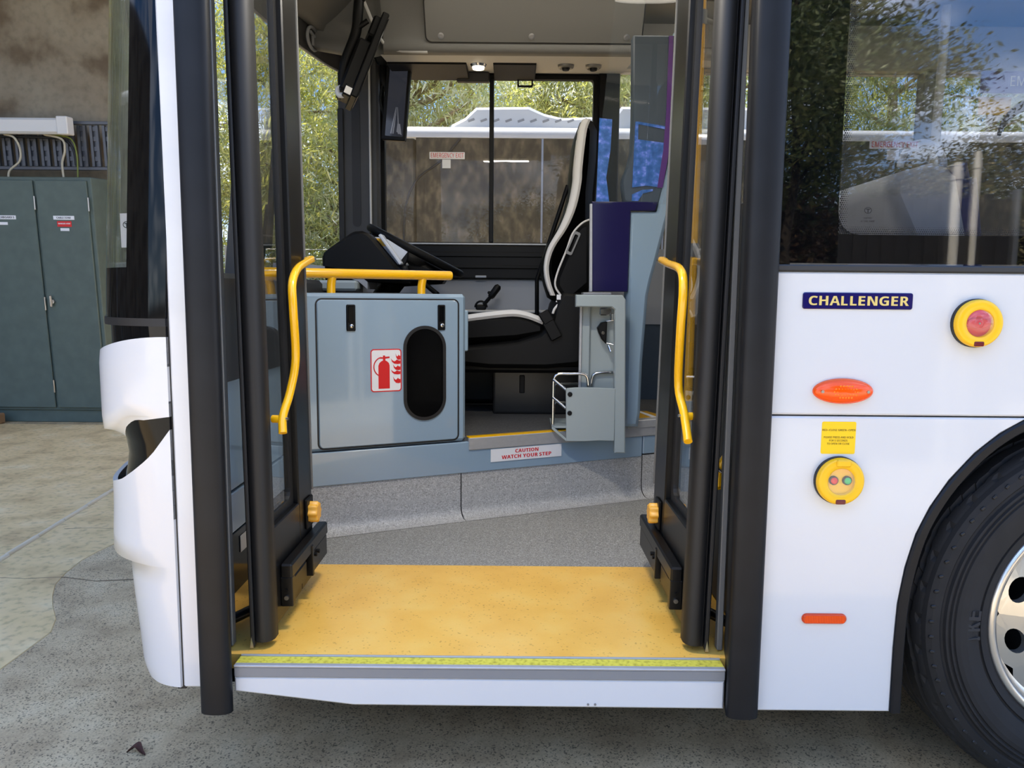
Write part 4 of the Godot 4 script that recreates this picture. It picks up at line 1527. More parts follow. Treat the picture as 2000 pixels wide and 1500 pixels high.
func dashboard(bus: Node) -> void:
	var b = MB.new()
	b.bar(Vector3(-1.0, 0.70, -2.40), Vector3(-0.45, 1.255, -1.30), 0.02)
	var shelf := PackedVector2Array()
	for p in front_plan():
		if p.y < -0.12 and p.y > -2.38: shelf.append(Vector2(p.x + 0.05, -p.y))
	shelf.append(Vector2(-0.80, 2.38))
	shelf.append(Vector2(-0.80, 0.14))
	var flat := Transform3D(Basis(Vector3.RIGHT, -PI / 2), Vector3.ZERO)
	b.extrude(shelf, 1.0, 1.245, flat)
	var d := part(bus, "dashboard", b, M.dark_trim)
	b = MB.new()
	b.extrude(shelf, 1.245, 1.305, flat, 0.015)
	part(d, "dash_top", b, M.dark_trim)
	b = MB.new()
	b.bar(Vector3(-1.13, 1.305, -1.9), Vector3(-0.99, 1.335, -1.30), 0.006)
	part(d, "light_ledge", b, M.wall_grey)
	b = MB.new()
	b.bar(Vector3(-0.95, 1.262, -1.62), Vector3(-0.655, 1.306, -1.5), 0.01)
	part(d, "grey_tray", b, M.frame_grey)
	# rounded grey hump left of the instrument pod
	b = MB.new()
	var rows := []
	for i in 7:
		var r := []
		for k in 11:
			var f := k / 10.0
			r.append(Vector3(-1.02 + 0.40 * f, 1.30 + 0.078 * sqrt(maxf(0.0, 1 - f * f)) , -1.55 - 0.04 * i))
		rows.append(r)
	b.shell(rows, func(p): return Vector3(p.x, p.y - 0.03, p.z))
	part(d, "dash_hump", b, M.wall_grey)
	# black instrument pod: an outline with rounded shoulders
	b = MB.new()
	var pod := pts2([-0.812, 1.350, -0.812, 1.405, -0.806, 1.422, -0.785, 1.440, -0.690, 1.505, -0.672, 1.513, -0.64, 1.515, -0.618, 1.507, -0.600, 1.492, -0.478, 1.345, -0.470, 1.30, -0.80, 1.30])
	b.extrude(pod, -1.86, -1.55, Transform3D(), 0.012, true)
	var p := part(d, "instrument_pod", b, M.black_plastic)
	# light display face towards the driver, with a yellow sticker
	b = MB.new()
	var fa := Vector3(-0.585, 1.497, 0)
	var fb := Vector3(-0.495, 1.372, 0)
	var dir := (fb - fa).normalized()
	var nn := Vector3(-dir.y, dir.x, 0)
	b.box((fa + fb) / 2 + nn * 0.012 + Vector3(0, 0, -1.72), Vector3(0.155, 0.014, 0.24), 0.003, Basis(dir, nn, Vector3(0, 0, 1)))
	part(p, "display_face", b, M.seat_shell)
	b = MB.new()
	b.extrude(pts2([-0.612, 1.497, -0.583, 1.497, -0.55, 1.488, -0.462, 1.434, -0.478, 1.405, -0.508, 1.372]), -1.665, -1.660, Transform3D())
	var face := part(p, "side_face", b, M.seat_shell)
	b = MB.new()
	b.extrude(pts2([-0.600, 1.492, -0.566, 1.489, -0.546, 1.458, -0.574, 1.458]), -1.660, -1.6585)
	part(face, "yellow_sticker", b, M.yellow_rail)
	b = MB.new()
	b.extrude(pts2([-0.505, 1.380, -0.462, 1.434, -0.466, 1.40, -0.492, 1.350]), -1.70, -1.655)
	b.lathe([Vector2(0.018, 0.0), Vector2(0.018, 0.016), Vector2(0.014, 0.02), Vector2(0, 0.02)].duplicate(), Transform3D(Basis(Vector3.RIGHT, PI / 2), Vector3(-0.478, 1.358, -1.66)), 16)
	part(p, "switch_knob", b, M.black_plastic)
	# steering wheel, seen on its edge
	var ax := Vector3(0.449, 0.893, 0.0)
	var along := Vector3(0.893, -0.449, 0.0)
	var c := Vector3(-0.457, 1.452, -1.90)
	b = MB.new()
	var ring := []
	for k in 48:
		var a := TAU * k / 48
		ring.append(c + along * 0.232 * cos(a) + Vector3(0, 0, 1) * 0.232 * sin(a))
	b.tube(ring, 0.018, 12, false, true)
	var sw := part(d, "steering_wheel", b, M.black_leather)
	b = MB.new()
	var B := Basis(along, ax, Vector3(0, 0, 1))
	b.lathe([Vector2(0.085, -0.055), Vector2(0.09, -0.035), Vector2(0.08, -0.015), Vector2(0.0, -0.012)].duplicate(), Transform3D(B, c), 24)
	for a in [0.35, PI - 0.35, PI * 1.5]:
		b.box(c + (along * cos(a) + Vector3(0, 0, 1) * sin(a)) * 0.15 - ax * 0.02, Vector3(0.15, 0.02, 0.05), 0.006, Basis(along * cos(a) + Vector3(0, 0, 1) * sin(a), ax, (along * cos(a) + Vector3(0, 0, 1) * sin(a)).cross(ax)))
	part(sw, "hub", b, M.black_plastic)
	b = MB.new()
	b.tube([c - ax * 0.05, c - ax * 0.30 - along * 0.05], 0.05, 16)
	b.tube([c - ax * 0.10 + along * 0.02, c - ax * 0.13 + along * 0.19 + Vector3(0, 0, 0.1)], 0.012, 8)
	b.extrude(pts2([-0.58, 1.475, -0.30, 1.345, -0.33, 1.30, -0.62, 1.28]), -2.0, -1.84, Transform3D(), 0.02)
	part(sw, "column", b, M.black_plastic)


func cab_wall(bus: Node) -> void:
	var b = MB.new()
	# grey lower lining, black ledge under the driver's window
	b.bar(Vector3(-0.95, 0.69, -2.44), Vector3(0.48, 1.335, -2.40), 0.004)
	part(bus, "cab_lining", b, M.wall_grey)
	b = MB.new()
	b.bar(Vector3(-0.90, 1.335, -2.44), Vector3(0.48, 1.51, -2.37), 0.006)
	b.bar(Vector3(-0.90, 1.39, -2.37), Vector3(0.48, 1.405, -2.355), 0.003)
	b.bar(Vector3(-0.90, 1.45, -2.37), Vector3(0.48, 1.475, -2.36), 0.003)
	part(bus, "window_ledge", b, M.black_plastic)
	b = MB.new()
	b.bar(Vector3(-0.2, 1.34, -2.37), Vector3(-0.14, 1.352, -2.35), 0.002)
	part(bus, "ledge_catch", b, M.galvanised)
	# sliding driver's window
	b = MB.new()
	var outer := rrect(1.16, 0.92, 0.02, 5, Vector2(-0.135, 1.955))
	var inner := rrect(1.10, 0.855, 0.03, 5, Vector2(-0.135, 1.957))
	b.frame(outer, inner, -2.48, -2.43)
	b.bar(Vector3(-0.131, 1.53, -2.475), Vector3(-0.108, 2.385, -2.425), 0.003)
	b.bar(Vector3(-0.69, 2.372, -2.46), Vector3(0.44, 2.392, -2.42), 0.002)
	var w := part(bus, "driver_window", b, M.black_plastic)
	b = MB.new()
	b.bar(Vector3(-0.70, 1.515, -2.425), Vector3(0.43, 1.524, -2.405), 0.002)
	part(w, "bright_sill", b, M.aluminium)
	b = MB.new()
	b.bar(Vector3(-0.69, 1.53, -2.462), Vector3(-0.12, 2.38, -2.458))
	part(w, "pane", b, M.dusty_glass)
	b = MB.new()
	b.bar(Vector3(-0.12, 1.53, -2.448), Vector3(0.42, 2.38, -2.444))
	part(w, "pane", b, M.dusty_glass)
	sign_exit(w, Vector3(-0.356, 1.985, -2.40 - 0.05), 0.188, 0.036)
	b = MB.new()
	b.frame(rrect(0.082, 0.042, 0.006, 2), rrect(0.066, 0.026, 0.004, 2), -0.008, 0.008, Transform3D(Basis(), Vector3(0.055, 2.352, -2.42)))
	part(w, "latch", b, M.black_plastic)
	# roller blind end over the window
	b = MB.new()
	b.tube([Vector3(-0.70, 2.375, -2.39), Vector3(-0.30, 2.375, -2.39)], 0.008, 8)
	b.bar(Vector3(-0.30, 2.345, -2.41), Vector3(-0.13, 2.395, -2.37), 0.006)
	part(w, "blind_rod", b, M.dark_trim)
	# pillar at the windscreen corner
	b = MB.new()
	b.bar(Vector3(-0.915, 1.30, -2.46), Vector3(-0.705, 2.50, -2.36), 0.012)
	var a := part(bus, "cab_pillar", b, M.header_dark)
	b = MB.new()
	b.extrude(rrect(0.044, 0.66, 0.022, 8), 0.0, 0.004, Transform3D(Basis(), Vector3(-0.822, 1.93, -2.362)))
	part(a, "slot", b, M.print_black)
	b = MB.new()
	b.bar(Vector3(-0.752, 1.40, -2.36), Vector3(-0.742, 2.50, -2.345), 0.002)
	part(a, "bright_edge", b, M.ceiling_light)
	b = MB.new()
	b.bar(Vector3(-0.915, 1.30, -2.362), Vector3(-0.885, 2.2, -2.35), 0.003)
	part(a, "gasket", b, M.black_rubber)
	# gear lever on its console by the window
	b = MB.new()
	b.bar(Vector3(-0.26, 0.70, -2.40), Vector3(0.44, 1.165, -2.20), 0.012)
	var g := part(bus, "side_console", b, M.dark_trim)
	b = MB.new()
	b.bar(Vector3(-0.30, 1.160, -2.385), Vector3(0.20, 1.172, -2.185), 0.003)
	part(g, "console_lip", b, M.ceiling_light)
	b = MB.new()
	var arch := []
	for k in 13: arch.append(Vector3(-0.165 + 0.03 * cos(PI * k / 12), 1.185 + 0.032 * sin(PI * k / 12), -2.27))
	b.tube(arch, 0.006, 6)
	b.box(Vector3(-0.165, 1.185, -2.275), Vector3(0.055, 0.03, 0.05), 0.008)
	b.tube([Vector3(-0.150, 1.20, -2.26), Vector3(-0.105, 1.252, -2.25)], 0.010, 8)
	b.tube([Vector3(-0.118, 1.237, -2.25), Vector3(-0.110, 1.246, -2.25), Vector3(-0.078, 1.290, -2.25), Vector3(-0.070, 1.300, -2.25)], [0.014, 0.018, 0.019, 0.010], 12)
	b.box(Vector3(-0.112, 1.252, -2.25), Vector3(0.045, 0.016, 0.03), 0.005, Basis(Vector3(0, 0, 1), -0.75))
	part(g, "gear_lever", b, M.black_plastic)


func cab_ceiling(bus: Node) -> void:
	var b = MB.new()
	# main ceiling
	b.bar(Vector3(-1.0, 2.64, -2.45), Vector3(4.36, 2.68, -0.05))
	part(bus, "ceiling_lining", b, M.ceiling_grey)
	# cove over the driver, with an access panel
	b = MB.new()
	var rows := []
	var pr := [Vector2(-1.62, 2.66), Vector2(-1.76, 2.60), Vector2(-1.86, 2.50), Vector2(-1.90, 2.42), Vector2(-1.90, 2.37), Vector2(-1.915, 2.35), Vector2(-1.94, 2.345)]
	pr = smooth_path(pr, 3)
	for p in pr: rows.append([Vector3(-0.60, p.y, p.x), Vector3(0.56, p.y, p.x)])
	b.shell(rows, func(p): return p + Vector3(0, 0.012, -0.012))
	var cv := part(bus, "ceiling_cove", b, M.ceiling_grey)
	b = MB.new()
	# panel follows the cove
	var slope := Vector3(0, 2.60 - 2.385, -1.76 + 1.897)
	var T := Transform3D(Basis(Vector3.RIGHT, slope.normalized(), Vector3.RIGHT.cross(slope.normalized())), Vector3(0.085, 2.484, -1.866))
	b.frame(rrect(0.985, 0.200, 0.03, 5), rrect(0.977, 0.192, 0.027, 5), -0.01, 0.026, T)
	part(cv, "panel_seam", b, M.print_black)
	b = MB.new()
	b.extrude(rrect(0.976, 0.191, 0.026, 5), -0.01, 0.026, T, 0.002)
	var ap := part(cv, "access_panel", b, M.ceiling_grey)
	for x in [-0.42, -0.01, 0.42]:
		b = MB.new()
		b.disc([Vector2(0.014, 0.0), Vector2(0.014, 0.003), Vector2(0.008, 0.004), Vector2(0.008, 0.002), Vector2(0, 0.002)].duplicate(), T * Transform3D(Basis(Vector3.RIGHT, PI / 2), Vector3(x, -0.068, 0.026)), 16)
		part(ap, "quarter_turn_lock", b, M.galvanised)
	# underside over the driver
	b = MB.new()
	var ud := [[-0.62, 0.56]]
	for u in ud:
		b.grid([[Vector3(u[0], 2.346, -1.94), Vector3(u[1], 2.346, -1.94)], [Vector3(u[0], 2.40, -2.42), Vector3(u[1], 2.40, -2.42)]], true)
		b.grid([[Vector3(u[0], 2.362, -1.94), Vector3(u[1], 2.362, -1.94)], [Vector3(u[0], 2.416, -2.42), Vector3(u[1], 2.416, -2.42)]])
	var un := part(cv, "underside", b, M.ceiling_light)
	# cove to the left of it, down to the pillar
	b = MB.new()
	rows = []
	for p in pr: rows.append([Vector3(-1.03, p.y + 0.06, p.x - 0.10), Vector3(-0.72, p.y + 0.03, p.x - 0.18), Vector3(-0.60, p.y, p.x)])
	b.shell(rows, func(p): return p + Vector3(0, 0.012, -0.012))
	part(cv, "cove_end", b, M.ceiling_grey)
	var edge := []
	for q in [Vector3(-0.70, 2.62, -1.72), Vector3(-0.655, 2.50, -1.84), Vector3(-0.61, 2.40, -1.90), Vector3(-0.55, 2.36, -1.915), Vector3(-0.40, 2.352, -1.915)]: edge.append(q)
	b = MB.new()
	b.tube(smooth_path(edge, 4), 0.008, 6)
	part(cv, "edge_strip", b, M.ceiling_light)
	# openings, lamp and speakers in the underside
	for q in [[-0.62, -0.235], [-0.105, 0.105]]:
		b = MB.new()
		b.bar(Vector3(q[0], 2.358, -2.38), Vector3(q[1], 2.385, -2.12), 0.004)
		part(cv, "dark_vent", b, M.black_plastic)
	b = MB.new()
	b.disc([Vector2(0.0, -0.014), Vector2(0.034, -0.012), Vector2(0.040, 0.0), Vector2(0.040, 0.012)].duplicate(), Transform3D(Basis(), Vector3(-0.178, 2.368, -2.16)), 24)
	var lamp := part(cv, "spot_lamp", b, M.chrome)
	b = MB.new()
	b.disc([Vector2(0.0, -0.020), Vector2(0.028, -0.0195), Vector2(0.030, -0.010)].duplicate(), Transform3D(Basis(), Vector3(-0.178, 2.366, -2.16)), 24)
	part(lamp, "lamp_lens", b, M.lamp_glow)
	var l := SpotLight3D.new()
	l.name = "cab_lamp_light"
	add_child(l)
	l.position = Vector3(-0.178, 2.335, -2.16)
	l.rotation_degrees = Vector3(-90, 0, 0)
	l.spot_angle = 70.0
	l.spot_range = 8.0
	l.spot_attenuation = 2.0
	l.light_energy = 0.10
	l.light_size = 0.028
	l.light_color = Color(1.0, 0.96, 0.88)
	l.shadow_enabled = true
	for x in [0.250, 0.385]:
		b = MB.new()
		var c := Vector3(x, 2.368, -2.16)
		b.disc([Vector2(0.0, -0.010), Vector2(0.018, -0.012), Vector2(0.030, -0.016), Vector2(0.038, -0.010), Vector2(0.040, 0.002)].duplicate(), Transform3D(Basis(), c), 24)
		var sp := part(cv, "air_nozzle", b, M.dark_aluminium)
		b = MB.new()
		b.disc([Vector2(0.0, -0.024), Vector2(0.016, -0.024), Vector2(0.020, -0.012)].duplicate(), Transform3D(Basis(), c), 16)
		part(sp, "nozzle_core", b, M.black_plastic)
	# header over the windscreen
	b = MB.new()
	rows = []
	var plan := front_plan()
	for i in range(0, plan.size()):
		var p: Vector2 = plan[i]
		if p.y > -0.06 or p.y < -2.44: continue
		var x0 := p.x + rake(2.37) + 0.055
		rows.append([Vector3(x0, 2.372, p.y), Vector3(x0 + 0.008, 2.38, p.y), Vector3(x0 + 0.025, 2.46, p.y), Vector3(x0 + 0.032, 2.490, p.y)])
	b.shell(rows, func(p): return p + Vector3(-0.012, 0.004, 0))
	var hd := part(bus, "screen_header", b, M.header_dark)
	b = MB.new()
	var low := []
	for r in rows: low.append(r[0] + Vector3(0.006, -0.004, 0))
	b.tube(low, 0.006, 6)
	part(hd, "bright_edge", b, M.aluminium)
	b = MB.new()
	var rows2 := []
	for r in rows: rows2.append([r[3] + Vector3(-0.005, -0.012, 0), r[3] + Vector3(0.03, -0.014, 0), r[3] + Vector3(0.045, 0.012, 0), r[3] + Vector3(0.14, 0.075, 0), r[3] + Vector3(0.26, 0.155, 0)])
	b.shell(rows2, func(p): return p + Vector3(0, 0.012, 0))
	part(hd, "header_moulding", b, M.ceiling_grey)
	# maker's ring on the header
	var hx: float = front_plan()[0].x
	for r in rows:
		if absf(r[1].z + 2.1) < 0.12:
			hx = (r[1].x + r[2].x) / 2.0
			break
	b = MB.new()
	var ring := []
	var hc := Vector3(hx + 0.012, 2.432, -2.0)
	for k in 32: ring.append(hc + Vector3(0.006 * sin(TAU * k / 32), 0.044 * sin(TAU * k / 32), 0.095 * cos(TAU * k / 32)))
	b.tube(ring, 0.008, 6, false, true)
	b.box(hc + Vector3(0.002, 0.016, 0), Vector3(0.01, 0.014, 0.10), 0.002)
	b.box(hc + Vector3(0.0, -0.008, 0), Vector3(0.01, 0.045, 0.022), 0.002)
	part(hd, "maker_mark", b, M.wall_grey)
	# tapered dark pillar cover at the near screen corner
	b = MB.new()
	b.extrude(pts2([-0.94, 2.06, -0.93, 1.30, -1.02, 1.30]), -1.03, -0.99)
	part(bus, "screen_post_cover", b, M.header_dark)
	b = MB.new()
	b.tube([Vector3(-0.80, 1.2, -0.06), Vector3(-0.76, 2.6, -0.07)], 0.03, 8)
	part(bus, "near_screen_pillar", b, M.header_dark)


func cab_door(bus: Node) -> void:
	var b = MB.new()
	var F: Material = M.frame_grey
	# L-shaped frame
	b.extrude(pts2([0.256, 1.205, 0.402, 1.205, 0.415, 1.195, 0.427, 0.604, 0.471, 0.604, 0.457, 1.235, 0.444, 1.254, 0.256, 1.254]), -1.42, -1.375, Transform3D(), 0.004)
	var d := part(bus, "cab_door", b, F, "grey cab door frame with an inner panel and a bottle holder")
	b = MB.new()
	b.bar(Vector3(0.322, 0.70, -1.50), Vector3(0.44, 1.235, -1.485), 0.004)
	b.bar(Vector3(0.285, 0.70, -1.495), Vector3(0.325, 1.235, -1.465), 0.004)
	part(d, "inner_panel", b, M.frame_grey)
	b = MB.new()
	b.bar(Vector3(0.279, 0.72, -1.468), Vector3(0.290, 1.24, -1.455), 0.002)
	part(d, "bright_strip", b, M.aluminium)
	b = MB.new()
	b.bar(Vector3(0.285, 1.254, -1.47), Vector3(0.40, 1.264, -1.38), 0.002)
	part(d, "top_plate", b, M.galvanised)
	# latch
	b = MB.new()
	b.extrude(pts2([0.352, 1.118, 0.368, 1.140, 0.392, 1.145, 0.390, 1.052, 0.372, 1.070, 0.358, 1.098]), -1.47, -1.435, Transform3D(), 0.004)
	var la := part(d, "latch", b, M.black_plastic)
	b = MB.new()
	b.tube([Vector3(0.375, 1.098, -1.436), Vector3(0.375, 1.098, -1.430)], 0.007, 12)
	b.tube([Vector3(0.39, 1.145, -1.45), Vector3(0.425, 1.152, -1.44)], 0.003, 6)
	b.tube([Vector3(0.39, 1.055, -1.45), Vector3(0.43, 1.048, -1.44)], 0.003, 6)
	b.box(Vector3(0.385, 1.185, -1.45), Vector3(0.05, 0.03, 0.03), 0.004)
	b.box(Vector3(0.412, 1.165, -1.44), Vector3(0.018, 0.03, 0.02), 0.003)
	b.tube([Vector3(0.40, 1.045, -1.45), Vector3(0.41, 1.02, -1.44)], 0.006, 6)
	part(la, "latch_rods", b, M.chrome)
	# holder: angled tray and chrome tubes
	b = MB.new()
	b.extrude(pts2([0.221, 0.872, 0.26, 0.876, 0.33, 0.876, 0.424, 0.873, 0.424, 0.655, 0.36, 0.656, 0.30, 0.652, 0.226, 0.652]), -1.385, -1.375, Transform3D(), 0.002)
	var h := part(d, "bottle_holder", b, F)
	b = MB.new()
	b.extrude(pts2([0.226, 0.652, 0.226, 0.664, 0.166, 0.715, 0.166, 0.703]), -1.60, -1.376)
	b.bar(Vector3(0.166, 0.703, -1.60), Vector3(0.424, 0.712, -1.40))
	part(h, "tray", b, F)
	b = MB.new()
	var r := 0.0065
	var hoop := smooth_path([Vector3(0.172, 0.71, -1.42), Vector3(0.172, 0.86, -1.42), Vector3(0.174, 0.905, -1.42), Vector3(0.192, 0.926, -1.42), Vector3(0.24, 0.928, -1.42), Vector3(0.29, 0.928, -1.42), Vector3(0.312, 0.915, -1.42), Vector3(0.318, 0.875, -1.42)], 4)
	b.tube(hoop, r, 10)
	var hoop2 := smooth_path([Vector3(0.334, 0.875, -1.47), Vector3(0.338, 0.905, -1.47), Vector3(0.352, 0.925, -1.47), Vector3(0.40, 0.93, -1.47), Vector3(0.45, 0.93, -1.47)], 4)
	b.tube(hoop2, r, 10)
	b.tube([Vector3(0.172, 0.903, -1.42), Vector3(0.222, 0.866, -1.376)], r, 10)
	b.tube([Vector3(0.172, 0.828, -1.42), Vector3(0.222, 0.790, -1.376)], r, 10)
	b.tube([Vector3(0.178, 0.71, -1.50), Vector3(0.178, 0.88, -1.50)], r, 10)
	b.tube([Vector3(0.172, 0.87, -1.42), Vector3(0.19, 0.87, -1.56), Vector3(0.34, 0.87, -1.56)], r, 10)
	b.tube([Vector3(0.172, 0.79, -1.42), Vector3(0.19, 0.79, -1.56), Vector3(0.34, 0.79, -1.56)], r, 10)
	part(h, "chrome_hoop", b, M.chrome)
	for y in [0.848, 0.770]:
		b = MB.new()
		b.disc([Vector2(0.010, 0.0), Vector2(0.010, 0.004), Vector2(0.006, 0.005), Vector2(0.0, 0.005)].duplicate(), Transform3D(Basis(Vector3.RIGHT, PI / 2), Vector3(0.238, y, -1.376)), 14)
		part(h, "bolt", b, M.black_plastic)
	# moulded pillar behind the driver, glossy blue-grey, widening upwards then sweeping in
	b = MB.new()
	var col := pts2([0.484, 0.69, 0.484, 1.27, 0.487, 1.60, 0.600, 1.602, 0.642, 1.80, 0.655, 2.10, 0.655, 2.33, 0.720, 2.33, 0.715, 1.9, 0.690, 1.72, 0.645, 1.575, 0.605, 1.40, 0.585, 1.32, 0.572, 1.25, 0.556, 0.97, 0.553, 0.75, 0.545, 0.69])
	b.extrude(col, -1.62, -1.515, Transform3D(), 0.014, true)
	var pl := part(bus, "cab_partition", b, M.blue_grey_gloss, "glossy blue-grey moulded partition behind the driver")
	b = MB.new()
	var up := pts2([0.484, 2.31, 0.490, 1.986, 0.488, 1.85, 0.475, 1.79, 0.458, 1.75, 0.452, 1.72, 0.463, 1.645, 0.60, 1.605, 0.645, 1.80, 0.66, 2.1, 0.66, 2.31])
	b.extrude(up, -1.60, -1.53, Transform3D(), 0.006, true)
	part(pl, "upper_frame", b, M.dark_blue_panel)
	b = MB.new()
	b.extrude(pts2([0.326, 1.640, 0.600, 1.640, 0.590, 1.604, 0.488, 1.604, 0.484, 1.268, 0.334, 1.268]), -1.53, -1.510, Transform3D(), 0.003)
	var nv := part(pl, "navy_panel", b, M.navy_panel)
	b = MB.new()
	b.extrude(pts2([0.318, 1.63, 0.327, 1.63, 0.334, 1.268, 0.322, 1.268]), -1.53, -1.505)
	part(nv, "bright_edge", b, M.aluminium)
	# curved clear screen over the panel
	b = MB.new()
	var rows := []
	for i in 9:
		var f := i / 8.0
		var y := lerpf(1.63, 2.45, f)
		var xl := 0.335 + 0.02 * sin(f * 2.2) + 0.05 * f * f
		var rr := []
		for k in 9:
			var g := k / 8.0
			rr.append(Vector3(lerpf(xl, 0.655, g), y, -1.500 - 0.015 * sin(g * PI) + 0.02 * f))
		rows.append(rr)
	b.grid(rows)
	var cs := part(pl, "clear_screen", b, M.clear_screen)
	# blue and purple patches on the screen's lower half
	b = MB.new()
	b.extrude(pts2([0.345, 1.64, 0.352, 1.98, 0.405, 1.975, 0.400, 1.85, 0.385, 1.74, 0.40, 1.64]), -1.530, -1.528)
	part(cs, "blue_patch", b, M.blue_patch)
	b = MB.new()
	b.extrude(pts2([0.494, 1.700, 0.500, 1.966, 0.513, 1.966, 0.513, 1.895, 0.622, 1.882, 0.608, 1.702, 0.55, 1.708]), -1.531, -1.524)
	b.extrude(pts2([0.513, 1.956, 0.513, 1.966, 0.628, 1.948, 0.628, 1.936]), -1.531, -1.524)
	part(cs, "blue_patch", b, M.blue_patch)
	b = MB.new()
	b.extrude(pts2([0.628, 2.305, 0.645, 2.305, 0.648, 1.88, 0.620, 1.70, 0.598, 1.70, 0.618, 1.85, 0.626, 2.0]), -1.531, -1.5225)
	part(cs, "purple_patch", b, M.purple_tone)
	b = MB.new()
	b.extrude(pts2([0.494, 1.645, 0.494, 1.672, 0.535, 1.690, 0.58, 1.694, 0.58, 1.686, 0.54, 1.676, 0.52, 1.645]), -1.531, -1.524)
	part(cs, "blue_patch", b, M.blue_patch)
	# yellow stanchion behind the right leaf
	b = MB.new()
	b.tube([Vector3(0.682, 0.69, -1.20), Vector3(0.682, 2.64, -1.20)], 0.0165, 14)
	var pole := part(bus, "stanchion", b, M.yellow_rail, "yellow upright pole inside the doorway")
	for y in [0.80, 1.40, 2.24]:
		b = MB.new()
		b.tube([Vector3(0.682, y, -1.20), Vector3(0.682, y + 0.05, -1.20)], 0.021, 12)
		b.tube([Vector3(0.682, y + 0.025, -1.20), Vector3(0.80, y - 0.01, -1.22)], 0.010, 8)
		part(pole, "clamp", b, M.dark_aluminium)
	# emergency valve by the right post
	b = MB.new()
	b.tube([Vector3(0.566, 0.745, -0.31), Vector3(0.572, 0.80, -0.30), Vector3(0.585, 0.82, -0.30)], 0.012, 10)
	b.box(Vector3(0.575, 0.755, -0.30), Vector3(0.03, 0.05, 0.02), 0.004)
	b.box(Vector3(0.563, 0.735, -0.30), Vector3(0.04, 0.012, 0.02), 0.003)
	var v := part(bus, "door_valve", b, M.yellow_rail, "yellow door release valve behind the right leaf")
	b = MB.new()
	b.bar(Vector3(0.552, 0.83, -0.31), Vector3(0.562, 0.90, -0.29), 0.003)
	b.tube(smooth_path([Vector3(0.557, 0.85, -0.30), Vector3(0.552, 0.82, -0.295), Vector3(0.558, 0.79, -0.29), Vector3(0.575, 0.775, -0.285)], 4), 0.005, 8)
	part(v, "pipe", b, M.chrome)
	b = MB.new()
	b.bar(Vector3(0.60, 0.37, -0.75), Vector3(0.64, 1.50, -0.04), 0.006)
	part(bus, "door_bay_lining", b, M.dark_trim)


